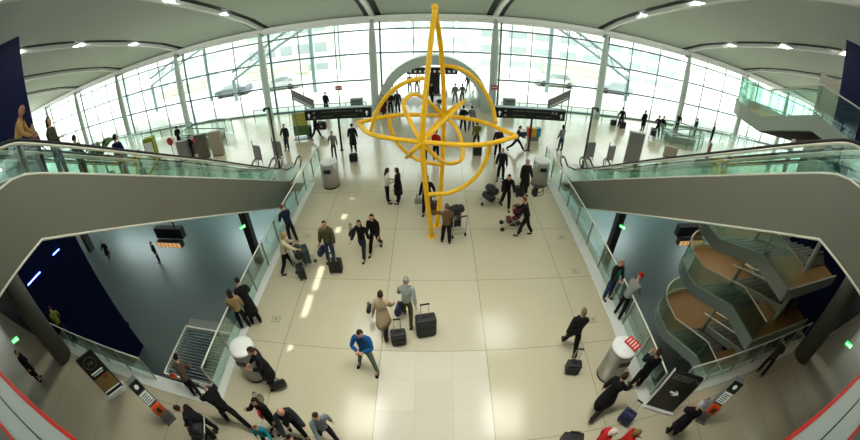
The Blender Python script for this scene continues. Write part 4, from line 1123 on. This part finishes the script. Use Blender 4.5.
def pushchair(x, y, rz, m, label):
    e = empty('pushchair', (x, y, 0), R(rz), label, 'pushchair')
    mb = MB()
    for s in (-.23, .23):
        mb.tube([(s, -.5, 1.02), (s, -.25, .62), (s, .38, .12)], .014, 6); mb.tube([(s, -.32, .1), (s, .1, .62)], .014, 6)
    mb.tube([(-.23, -.5, 1.02), (.23, -.5, 1.02)], .02, 8); mb.tube([(-.23, .3, .2), (.23, .3, .2)], .012, 6); mb.to('frame', M_steel, e)
    mb = MB(); mb.prism([(-.18, .42), (.22, .36), (.25, .42), (-.1, .5), (-.28, .95), (-.36, .93)], 'x', -.2, .2); mb.to('seat', m, e)
    mb = MB(); mb.lathe([(.001, -.21), (.2, -.2), (.2, .2), (.001, .21)], 14, M=Matrix.Translation((0, -.15, .86)) @ Matrix.Rotation(PI/2, 4, 'Y') @ Matrix.Diagonal((.75, 1, 1, 1))); mb.to('hood', m, e, True)
    mb = MB(); mb.box(-.17, .17, -.25, .12, .2, .34, .03); mb.to('basket', M_case, e)
    for px in (-.25, .25):
        for py in (-.32, .38):
            mb = MB(); mb.lathe([(.09, -.02), (.09, .02)], 18, M=Matrix.Translation((px, py, .09)) @ Matrix.Rotation(PI/2, 4, 'Y')); mb.to('wheel', M_rubber, e)
    return e
def beside(x, y, rz, dx, dy):
    c, s = math.cos(R(rz)), math.sin(R(rz)); return x+dx*c-dy*s, y+dx*s+dy*c

# --- the middle of the atrium floor
x, y = -1.65, 5.27; person(x, y, 172, 'folded', 'shirt', (.06, .30, .52), (.36, .42, .38), 'short', BRN, 'person in a bright blue sweater standing with folded arms', 1.8, face=True)
x, y = -1.32, 6.54; person(x, y, -8, 'walk', 'coat', (.68, .60, .48), DK, 'short', BRN, 'person in a knee-length beige coat pulling a black case, seen from behind', 1.72)
x, y = -0.89, 6.16; suitcase(x, y, 10, M_case, 'black suitcase pulled by the person in the beige coat', .42, .26, .52, 0, .42)
x, y = -1.78, 7.06; holdall(x, y, .32, 80, M_case, 'small dark handbag held by the person in the beige coat', .3, .14, .2, strap=.2)
x, y = -0.67, 6.98; person(x, y, -4, 'pull', 'shirt', (.56, .60, .57), (.26, .25, .17), 'short', GREYH, 'grey-haired person in a grey shirt and olive trousers pulling a large case', 1.78)
x, y = -0.14, 6.53; suitcase(x, y, 12, M_case, 'large black suitcase pulled by the grey-haired person in the grey shirt', .56, .32, .72, 0, .38)
x, y = -0.92, 7.09; holdall(x, y, .22, 75, M_navy, 'dark blue bag hanging from the left hand of the person in the grey shirt', .42, .2, .36, strap=.16)
x, y = -3.49, 9.56; person(x, y, 178, 'stand', 'puffer', OLV, JEAN, 'short', BRN, 'person in a bulky olive jacket and jeans with a black case', 1.8, face=True)
x, y = -3.21, 9.05; suitcase(x, y, 182, M_case, 'black suitcase at the feet of the person in the olive jacket', .46, .26, .58, 0, .35)
x, y = -3.79, 9.55; holdall(x, y, .35, 80, M_navy, 'dark bag in the hand of the person in the olive jacket', .42, .2, .32, strap=.18)
x, y = -2.38, 9.91; person(x, y, 168, 'walk', 'jacket', BLK, (.12, .14, .18), 'long', BRN, 'long-haired person in a short black jacket, left one of the two walking side by side', 1.66, face=True)
x, y = -2.81, 10.30; holdall(x, y, .62, 80, M_case, 'black shoulder bag of the long-haired person on the left of the pair', .32, .14, .24, strap=.3)
x, y = -1.98, 10.20; person(x, y, 172, 'walk2', 'jacket', BLK, BLK, 'long', (.1, .07, .05), 'long-haired person all in black, right one of the two walking side by side', 1.7, face=True)
x, y = -1.84, 13.41; person(x, y, -70, 'hold', 'shirt', WHT, BLK, 'long', BRN, 'person in a white top and black trousers facing one in a long black coat', 1.7)
x, y = -1.37, 13.41; person(x, y, 80, 'stand', 'coat', BLK, BLK, 'bob', BRN, 'person in a long black coat facing one in a white top', 1.7)
x, y = -0.16, 12.71; person(x, y, 175, 'pull2', 'coat', BLK, BLK, 'short', BRN, 'person in a long black coat behind the left leg of the yellow sculpture', 1.78)
x, y = -0.55, 13.09; holdall(x, y, .15, 10, M_steel, 'pale grey bag beside the person behind the sculpture leg', .3, .16, .34, strap=.14)
x, y = 0.08, 12.57; suitcase(x, y, 178, mat('plum_case', (.25, .16, .17), .6), 'plum suitcase between the two legs of the yellow sculpture', .42, .26, .6, 0, .3)
x, y = 0.55, 10.61; person(x, y, 6, 'point', 'jacket', (.40, .31, .21), BLK, 'short', (.4, .3, .2), 'person in a brown jacket beside a trolley, holding an arm out towards the sculpture', 1.74)
x, y = 0.92, 11.34; trolley(x, y, 20, 'luggage trolley beside the person in the brown jacket', [('case', -.02, .05, .02, M_case, 'black case standing on the trolley of the person in the brown jacket'), ('bag', 0, .05, .64, M_case, 'black bag on top of the case on the trolley by the sculpture')])
x, y = 0.26, 17.62; person(x, y, -30, 'stand', 'jacket', (.66, .10, .08), BLK, 'short', BRN, 'person in a red jacket seen through the tubes of the sculpture', 1.74)
x, y = -0.37, 17.62; person(x, y, 20, 'stand', 'jacket', BLK, BLK, 'short', BRN, 'person in black beside the one in red, behind the sculpture', 1.72)

# --- left of the aisle
x, y = -4.95, 9.02; person(x, y, -60, 'push', 'jacket', (.78, .74, .62), BLK, 'bob', BLOND, 'fair-haired person in a cream jacket pushing a loaded trolley by the left balustrade', 1.72)
x, y = -4.45, 9.30; trolley(x, y, -60, 'luggage trolley pushed by the fair-haired person in cream', [('case', 0, .12, .0, mat('teal_case', (.10, .20, .20), .6), 'dark teal case lying on the trolley by the left balustrade'), ('bag', 0, -.1, .34, M_case, 'black bag on the trolley by the left balustrade')])
x, y = -4.38, 8.74; suitcase(x, y, -60, M_case, 'black case leaning at the front of the trolley by the left balustrade', .42, .24, .5, 0, .1)
x, y = -5.33, 10.66; person(x, y, 50, 'leanrail', 'jacket', NAVY, DK, 'short', (.45, .3, .2), 'person in a navy jacket at the left balustrade behind the loaded trolley', 1.72)
x, y = -5.70, 6.31; person(x, y, 30, 'stand', 'jacket', TAN, BLK, 'long', BRN, 'person in a tan jacket with dark hair standing at the left balustrade', 1.68)
x, y = -5.47, 6.63; person(x, y, 40, 'leanrail', 'coat', BLK, BLK, 'short', (.12, .1, .09), 'person in a long black coat leaning on the left balustrade beside the tan jacket', 1.76)
x, y = -4.18, 4.44; person(x, y, 128, 'hold', 'coat', (.07, .07, .10), BLK, 'short', BRN, 'person in a dark suit bending beside the bin with the white lid on the left', 1.82, face=True)
x, y = -3.97, 4.34; holdall(x, y, .06, 30, M_case, 'black briefcase in front of the person in the dark suit', .46, .16, .36, strap=.12)
x, y = -3.79, 3.15; person(x, y, 165, 'phone', 'jacket', BLK, BLK, 'bob', (.12, .07, .05), 'person in black with a red scarf near the bottom of the group', 1.66, face=True)
x, y = -4.05, 3.69; q = None
mb = MB(); mb.tube([(-.1, .1, 0), (-.08, .13, -.2), (-.06, .12, -.42)], [.028, .034, .022], 8); q = mb.to('scarf', fabric((.75, .08, .12)), smooth=True)
q.location = beside(*beside(-3.79, 3.15, 165, 0, .06), 165, 0, 0)+(1.38,); q.rotation_euler = (0, 0, R(165)); tag(q, 'red scarf round the neck of the person in black', 'scarf')
x, y = -4.10, 3.52; holdall(x, y, .62, 90, mat('khaki_bag', (.42, .40, .28), .7), 'khaki shoulder bag of the person with the red scarf', .34, .16, .28, strap=.3)
x, y = -3.20, 3.08; person(x, y, -140, 'push', 'jacket', (.14, .15, .17), BLK, 'bald', BRN, 'balding person in a dark grey jacket hunched forward near the bottom edge', 1.82)
x, y = -2.37, 3.04; person(x, y, -140, 'walk', 'shirt', (.46, .50, .51), BLK, 'short', BRN, 'person in a pale grey shirt at the bottom edge, right of the balding one', 1.72)
x, y = -3.85, 2.67; person(x, y, -150, 'walk2', 'shirt', (.05, .52, .60), DK, 'short', (.45, .3, .16), 'child in a bright turquoise top at the bottom edge', 1.25)
x, y = -2.84, 2.43; person(x, y, -160, 'stand', 'jacket', BLK, BLK, 'short', BLK, 'dark-haired person cut off by the bottom edge in front of the balding one', 1.6)
x, y = -5.03, 3.10; person(x, y, 62, 'shove', 'jacket', BLK, BLK, 'short', GREYH, 'person in black, one leg stretched far back, at the left corner of the floor', 1.82)
x, y = -5.58, 2.55; person(x, y, 110, 'leanrail', 'jacket', (.08, .08, .09), DK, 'short', BRN, 'person in black crouched over a pushchair at the corner of the balustrade', 1.7)
x, y = -5.72, 2.25; pushchair(x, y, 110, M_case, 'dark pushchair at the left corner of the atrium floor')
x, y = -6.12, 2.43; holdall(x, y, .05, 20, mat('red_bag', (.5, .1, .12), .6), 'dark red bag on the floor beside the pushchair', .34, .2, .26)
x, y = -6.46, 3.66; person(x, y, 20, 'leanrail', 'shirt', (.36, .31, .26), DK, 'short', (.08, .06, .05), 'dark-haired person in a brown shirt leaning on the railing by the slatted platform', 1.66, face=True)
x, y = -7.16, 3.74; holdall(x, y, .5, 20, M_orange, 'small orange bag held by the person in the brown shirt above the grille', .22, .12, .18, strap=.14)

# --- right of the aisle
x, y = 3.90, 5.69; person(x, y, -10, 'walk', 'jacket', (.08, .09, .08), BLK, 'short', (.45, .38, .3), 'person in a dark jacket pulling a small case, alone on the right of the floor', 1.8)
x, y = 3.82, 4.96; suitcase(x, y, -12, M_case, 'small black suitcase behind the lone person in a dark jacket', .42, .26, .42, 0, .5)
x, y = 5.82, 7.61; person(x, y, -165, 'hold', 'jacket', (.09, .11, .10), JEAN, 'short', (.6, .45, .35), 'person in a dark jacket over a green shirt standing at the right balustrade', 1.76, face=True)
mb = MB(); mb.box(-.07, .07, .1, .135, 1.1, 1.36, .015); q = mb.to('shirt_front', fabric((.1, .5, .35)), bpy.data.objects[[o.name for o in bpy.data.objects if o.name.startswith('person')][-1]])
x, y = 5.99, 6.78; person(x, y, -62, 'leanrail', 'shirt', (.52, .53, .50), BLK, 'cap', (.70, .12, .14), 'person in a grey sweater and red cap leaning over the right balustrade', 1.84, shoe=WHT)
x, y = 5.56, 4.08; person(x, y, -20, 'look', 'jacket', BLK, BLK, 'short', BRN, 'person in a black suit with raised hands between the right bin and the arrow sign', 1.8, face=True)
x, y = 4.37, 3.66; person(x, y, -60, 'stride', 'coat', BLK, (.14, .10, .08), 'short', BRN, 'person in a black coat striding past the right bin with a blue case', 1.8)
x, y = 4.94, 3.13; suitcase(x, y, -50, M_navy, 'navy blue suitcase pulled by the striding person', .38, .24, .52, 0, .45)
x, y = 6.27, 2.35; person(x, y, -35, 'hold', 'coat', (.07, .06, .11), BLK, 'short', (.75, .74, .72), 'white-haired person in a long dark coat in front of the arrow sign', 1.7, face=True)
x, y = 7.09, 2.61; holdall(x, y, .75, 60, mat('lilac_bag', (.55, .52, .62), .6), 'pale lilac bag held by the white-haired person', .26, .12, .26, strap=.14)
x, y = 3.28, 2.75; suitcase(x, y, -15, M_case, 'black suitcase alone at the bottom edge', .52, .34, .5, 0, .05)
x, y = 3.77, 2.41; person(x, y, -120, 'walk', 'puffer', (.72, .10, .12), DK, 'bob', (.85, .8, .78), 'person in a red jacket and white hat at the bottom edge', 1.62)
x, y = 4.34, 2.25; person(x, y, -120, 'walk2', 'puffer', (.72, .12, .10), DK, 'bob', (.5, .40, .25), 'fair-haired person in a red jacket at the bottom edge, right of the white hat', 1.62)
# group by the far right bin
x, y = 3.30, 15.39; person(x, y, 160, 'stand', 'jacket', DK, BLK, 'short', GREYH, 'person in a dark jacket standing behind the loaded trolley on the right', 1.76)
x, y = 3.14, 13.03; person(x, y, 175, 'push', 'jacket', BLK, BLK, 'short', (.1, .08, .07), 'dark-haired person in black steering a trolley in the group on the right', 1.78)
x, y = 2.54, 13.42; trolley(x, y, 120, 'trolley piled with black bags in the group on the right', [('bag', 0, .1, .0, M_case, 'lower black bag on the piled trolley'), ('bag', 0, -.05, .31, M_case, 'upper black bag on the piled trolley')])
x, y = 4.17, 14.11; person(x, y, -170, 'stand', 'coat', (.09, .11, .10), BLK, 'short', GREYH, 'grey-haired person in a long dark coat next to the far right bin', 1.82)
x, y = 3.96, 14.02; suitcase(x, y, 190, M_case, 'black suitcase beside the person in the long dark coat', .44, .26, .52, 0, .2)
x, y = 3.54, 11.13; person(x, y, 75, 'push', 'jacket', BLK, BLK, 'short', (.4, .28, .15), 'person in black pushing a pushchair with dark red bags', 1.76)
x, y = 3.15, 11.59; pushchair(x, y, 85, mat('wine_fabric', (.32, .10, .11), .8), 'wine-red pushchair in the group on the right')
x, y = 4.26, 12.65; backpack(x, y, .85, -100, M_case, 'black backpack on the person pushing the wine-red pushchair')
x, y = 3.58, 18.09; person(x, y, 170, 'stand', 'jacket', (.12, .12, .11), BLK, 'short', BRN, 'person in a dark grey jacket, further back in the group on the right', 1.76)
x, y = 2.55, 19.24; person(x, y, 5, 'walk', 'shirt', (.38, .36, .14), DK, 'bun', BRN, 'person in an olive-yellow top pulling a black case away from the camera', 1.68)
x, y = 2.49, 18.17; suitcase(x, y, 5, M_case, 'black suitcase behind the person in the olive-yellow top', .46, .28, .62, 0, .35)
x, y = 4.82, 18.96; person(x, y, -100, 'stride', 'jacket', NAVY, NAVY, 'short', BLK, 'person in navy running to the right beneath the right direction sign', 1.72)
x, y = 5.38, 19.87; holdall(x, y, .55, 10, M_navy, 'navy holdall swinging from the running person', .46, .22, .3, strap=.16)
x, y = 7.60, 19.23; person(x, y, 20, 'phone', 'jacket', (.50, .52, .50), JEAN, 'bob', BRN, 'person in a grey top and jeans near the top of the right balustrade', 1.66)

# --- far left of the atrium
x, y = -8.62, 19.49; person(x, y, 170, 'ease', 'jacket', DK, (.16, .17, .19), 'short', BRN, 'person in an open dark jacket standing alone near the left pole', 1.74)
x, y = -7.15, 21.00; person(x, y, -80, 'walk', 'jacket', BLK, BLK, 'short', BRN, 'person in black walking under the left direction sign', 1.74)
x, y = -7.80, 21.58; suitcase(x, y, -80, M_case, 'black suitcase under the left end of the left direction sign', .46, .3, .7, 0, .3)
x, y = -6.97, 21.81; holdall(x, y, .3, -10, M_case, 'large black round bag under the left direction sign', .6, .35, .6, strap=.1)
x, y = -5.24, 17.94; person(x, y, 178, 'ease', 'shirt', (.45, .46, .44), (.3, .3, .3), 'short', BRN, 'person in a grey patterned shirt behind the far left bin', 1.68)
x, y = -4.32, 18.79; person(x, y, 5, 'stand', 'coat', (.08, .10, .10), BLK, 'short', BRN, 'person in a dark green coat seen from behind beneath the left direction sign', 1.74)
x, y = -4.08, 17.50; suitcase(x, y, 5, M_case, 'black suitcase behind the person in the dark green coat', .44, .26, .48, 0, .3)
x, y = -7.85, 26.22; person(x, y, -20, 'stand', 'coat', BLK, BLK, 'short', BLK, 'dark figure standing at the barrier rail behind the left direction sign', 1.72)

# --- towards the entrance vault
x, y = -3.29, 24.70; person(x, y, 150, 'walk', 'coat', (.30, .05, .07), BLK, 'long', BLK, 'person in a dark red coat at the left of the entrance vault', 1.7)
x, y = -2.86, 25.33; person(x, y, 170, 'hold', 'jacket', BLK, BLK, 'short', BRN, 'person in black entering at the left of the vault, behind the dark red coat', 1.74)
x, y = -2.37, 25.53; person(x, y, 175, 'stand', 'jacket', (.2, .2, .2), BLK, 'short', BRN, 'person in dark grey entering through the vault, right of the one in black', 1.74)
x, y = 0.08, 27.97; person(x, y, 160, 'push', 'jacket', DK, BLK, 'short', BRN, 'person in a dark jacket pushing luggage in the middle of the vault', 1.74)
x, y = 0.76, 27.18; trolley(x, y, 160, 'trolley of dark bags in the middle of the entrance vault', [('bag', 0, 0, 0, M_case, 'dark bag on the trolley in the vault')])
x, y = 1.85, 27.75; person(x, y, 5, 'walk', 'jacket', (.52, .52, .48), (.5, .5, .46), 'short', GREYH, 'person in pale grey walking out through the vault, the left one of two', 1.76)
x, y = 2.42, 28.05; person(x, y, -5, 'walk2', 'jacket', (.46, .46, .44), (.4, .4, .38), 'short', BRN, 'person in pale grey walking out through the vault, the right one of two', 1.68)
x, y = 3.21, 31.47; person(x, y, 0, 'stand', 'jacket', BLK, BLK, 'short', BLK, 'person in black deep inside the right side of the vault', 1.74)
x, y = 2.01, 21.89; person(x, y, 0, 'walk', 'jacket', BLK, BLK, 'short', BLK, 'person in black just behind the upper right tube of the sculpture', 1.76)
x, y = 2.54, 22.09; person(x, y, -10, 'walk2', 'jacket', (.42, .42, .40), (.3, .3, .3), 'short', BRN, 'person in a grey jacket beside the one in black behind the sculpture', 1.70)
x, y = -1.81, 31.36; person(x, y, 170, 'stand', 'jacket', (.3, .3, .3), BLK, 'short', BRN, 'distant person at the left inside the vault', 1.7)
x, y = -1.20, 31.34; person(x, y, 170, 'stand', 'jacket', BLK, BLK, 'short', BRN, 'distant person in black near the centre of the vault', 1.7)

# --- far right near the enclosure
x, y = 14.40, 24.36; person(x, y, -15, 'pull', 'jacket', BLK, BLK, 'short', BLK, 'person in black with two cases near the barrier rail on the right', 1.74)
x, y = 13.90, 24.66; suitcase(x, y, 20, M_case, 'tilted black suitcase left of the person near the barrier rail', .5, .3, .5, 0, .2)
x, y = 14.49, 24.18; suitcase(x, y, -10, M_case, 'black suitcase at the heels of the person near the barrier rail', .5, .3, .6, 0, .2)
x, y = 16.48, 24.25; person(x, y, 10, 'stand', 'coat', BLK, BLK, 'short', BLK, 'person in a black coat in front of the right glass enclosure, the left one', 1.76)
x, y = 17.44, 23.49; person(x, y, -20, 'push', 'jacket', BLK, BLK, 'short', BLK, 'person in black pushing a trolley at the right glass enclosure', 1.76)
x, y = 16.54, 22.71; trolley(x, y, -40, 'luggage trolley by the right glass enclosure', [('case', 0, .05, 0, M_case, 'dark case on the trolley by the right glass enclosure')])
x, y = 17.94, 23.61; person(x, y, -60, 'stand', 'jacket', DK, DK, 'short', BRN, 'person in dark grey at the left end of the right glass enclosure', 1.72)
x, y = 21.04, 25.46; person(x, y, -60, 'leanrail', 'jacket', BLK, BLK, 'short', BRN, 'person in black leaning on the rail of the right glass enclosure', 1.72)
x, y = 22.88, 24.88; person(x, y, 30, 'stand', 'jacket', (.10, .2, .2), DK, 'short', BRN, 'person in dark teal at the far side of the right glass enclosure', 1.7)
x, y = 24.74, 24.31; person(x, y, 30, 'stand', 'jacket', DK, DK, 'short', BRN, 'person in dark grey seen against the windows at the right', 1.7)
# far left
x, y = -19.10, 22.00; person(x, y, 30, 'stand', 'coat', BLK, BLK, 'hood', BLK, 'person in a hooded black coat by the left glass enclosure', 1.7)
x, y = -15.96, 19.42; person(x, y, -30, 'hold', 'jacket', BLK, DK, 'short', BLK, 'person in black between the grey and dark brown cabinets', 1.72)

# --- people on the upper landing and the escalators, left
person(-8.0, 3.5, -40, 'leanrail', 'shirt', (.70, .55, .32), (.35, .3, .24), 'bald', GREYH, 'balding person in a mustard shirt leaning over the rail atop the left escalator', 1.70, 6.98, 1, face=True)
person(-8.35, 4.1, -60, 'stand', 'jacket', (.25, .22, .2), BLK, 'short', (.12, .08, .06), 'short dark-haired person at the top of the left escalator beside the mustard shirt', 1.42, 6.67, 0, True)
person(-7.75, 4.3, -60, 'ease', 'jacket', (.24, .25, .18), BLK, 'bob', (.12, .08, .06), 'person in a dark green cardigan at the top of the left escalator', 1.5, 6.52, 0, True)
person(-9.05, 5.75, 10, 'stand', 'jacket', (.22, .16, .15), BLK, 'short', (.08, .05, .05), 'dark-haired person riding up on the left side, above the one in the navy jacket', 1.5, 5.6)
person(-9.05, 7.3, 0, 'stand', 'puffer', (.06, .08, .22), BLK, 'short', (.08, .06, .06), 'person in a thick navy jacket riding up on the left side', 1.68, 4.70)
# --- lower hall
for px, zz in ((0, 0),):
    x, y = -24.26, 14.27; person(x, y, 200, 'walk', 'coat', BLK, BLK, 'short', BLK, 'lone dark figure crossing the lower hall left of the display', 1.74, -5)
    x, y = -28.49, 13.87; person(x, y, 180, 'stand', 'jacket', BLK, BLK, 'short', BLK, 'dark figure by the edge of the blue wall in the lower hall', 1.74, -5)
    x, y = -18.15, 14.38; person(x, y, 160, 'stand', 'jacket', BLK, BLK, 'short', BLK, 'dark figure standing under the display in the lower hall', 1.74, -5)
    x, y = -17.28, 8.38; person(x, y, 160, 'walk', 'jacket', (.35, .08, .08), BLK, 'short', (.5, .2, .15), 'person in a dull red jacket at the foot of the blue wall, lower hall', 1.74, -5)
person(13.3, 5.0, 120, 'walk', 'jacket', BLK, BLK, 'short', BLK, 'dark figure on a landing of the winding staircase', 1.74, 1.0)
x, y = -14.90, 1.51; person(x, y, -40, 'stand', 'coat', BLK, BLK, 'short', BLK, 'dark figure in the shade under the upper level on the left', 1.74)
x, y = -14.24, 4.02; person(x, y, 60, 'leanrail', 'jacket', (.42, .45, .12), DK, 'short', BRN, 'person in a yellow-green jacket at the railing beside the left grey column', 1.70)
x, y = 11.06, 3.23; person(x, y, -60, 'leanrail', 'jacket', (.20, .21, .14), DK, 'short', BRN, 'person in a dull yellow-green jacket at the railing on the right', 1.70)

# ------------------------------------------------------------------ light
W_ = bpy.data.worlds.new('sky'); S.world = W_; W_.use_nodes = True
nt = W_.node_tree; bg = nt.nodes['Background']
tc = nt.nodes.new('ShaderNodeTexCoord'); sp = nt.nodes.new('ShaderNodeSeparateXYZ'); nt.links.new(tc.outputs['Generated'], sp.inputs[0])
ns = nt.nodes.new('ShaderNodeTexNoise'); ns.inputs['Scale'].default_value = 2.2; ns.inputs['Detail'].default_value = 5; nt.links.new(tc.outputs['Generated'], ns.inputs['Vector'])
cr = nt.nodes.new('ShaderNodeMix'); cr.data_type = 'RGBA'; cr.inputs[6].default_value = (.90, .97, .96, 1); cr.inputs[7].default_value = (1, 1, 1, 1)
nt.links.new(ns.outputs['Fac'], cr.inputs[0]); nt.links.new(cr.outputs[2], bg.inputs['Color']); bg.inputs['Strength'].default_value = 2.9
so = light('sun', 'SUN', (0, -20, 30), 5, (1, .97, .9), Vector((-.0451, SUNK, -1)).to_track_quat('-Z', 'Y').to_euler(), angle=R(.5))
for i, (x, y) in enumerate(lamp_spots):
    z = roofz(y)-.34
    e = empty('spotlight', (x, y, z+.1), 0); e.scale = (.6, .6, .6)
    tag(e, 'small round spotlight under the roof rib', 'spotlight', 'spotlights along the roof ribs')
    mb = MB(); mb.lathe([(.07, -.16), (.09, -.02), (.05, .03), (.04, .06)], 14); mb.to('housing', M_white, e, True)
    mb = MB(); mb.lathe([(.066, -.163), (.066, -.158)], 14); mb.to('lens', M_lamp, e)
    if abs(x) < 23 and (abs(x) > 6 or 7 < y < 18):
        light('rib_lamp', 'AREA', (x+(.29 if x < 0 else -.29), y, z+.22), 300*(.55 if abs(x) < 6 else 1.15)*(.5 if y < 6 else .55 if y > 14 else 1), (1, .95, .85) if y < 14 else (.93, 1, .98), shape='RECTANGLE', size=2.2 if abs(x) < 6 else .24, size_y=4.4)
for i, x in enumerate((-2.8, 2.8)):                # unseen area lights added above the viewer to brighten the near floor
    light('near_floor_fill', 'AREA', (x, 4.9, roofz(4.9)-.05), 310, (1, .99, .92), shape='RECTANGLE', size=4.6, size_y=3.0, spread=R(90))
for (x, y, en) in ((-12, 21.5, 90), (0, 22, 60), (12, 21.5, 90), (-26, 20, 60), (26, 20, 60)):  # added fill lights brightening the lower floor in place of window daylight
    light('lower_fill', 'AREA', (x, y, -.7), en*10, (.80, 1, .97), shape='RECTANGLE', size=9, size_y=1.4)
for (x, y, z) in ((12, 9.0, 5.9), (12, 8.6, 1.7), (12.5, 5.0, 1.1), (12, 8.6, -.6), (13, 5, -1.9)):
    light('stair_lamp', 'POINT', (x, y, z), 9*5, (1, .72, .38), shadow_soft_size=.08)

# ------------------------------------------------------------------ camera
S.render.engine = 'CYCLES'
cam = bpy.data.cameras.new('camera'); co = bpy.data.objects.new('camera', cam); COL.objects.link(co)
co.location = (0, .0, 8.5)
co.rotation_euler = (Matrix.Rotation(R(55), 4, 'X') @ Matrix.Rotation(R(.15), 4, 'Y')).to_euler()
cam.type = 'PANO'; cam.sensor_fit = 'HORIZONTAL'; cam.sensor_width = 36; cam.sensor_height = 18.42
for cc_ in (cam, getattr(cam, 'cycles', None)):
    try: cc_.panorama_type = 'FISHEYE_EQUISOLID'; cc_.fisheye_lens = 372/860*36; cc_.fisheye_fov = R(200)
    except Exception: pass
cam.clip_start = .02; cam.clip_end = 500
S.camera = co
S.view_settings.view_transform = 'Standard'; S.view_settings.look = 'None'; S.view_settings.gamma = 1; S.view_settings.exposure = 0.3
S.view_settings.use_curve_mapping = False
S.cycles.max_bounces = 8; S.cycles.transparent_max_bounces = 16; S.cycles.diffuse_bounces = 4; S.cycles.glossy_bounces = 3
S.cycles.sample_clamp_indirect = 6; S.cycles.caustics_reflective = False; S.cycles.caustics_refractive = False
S.cycles.use_denoising = True
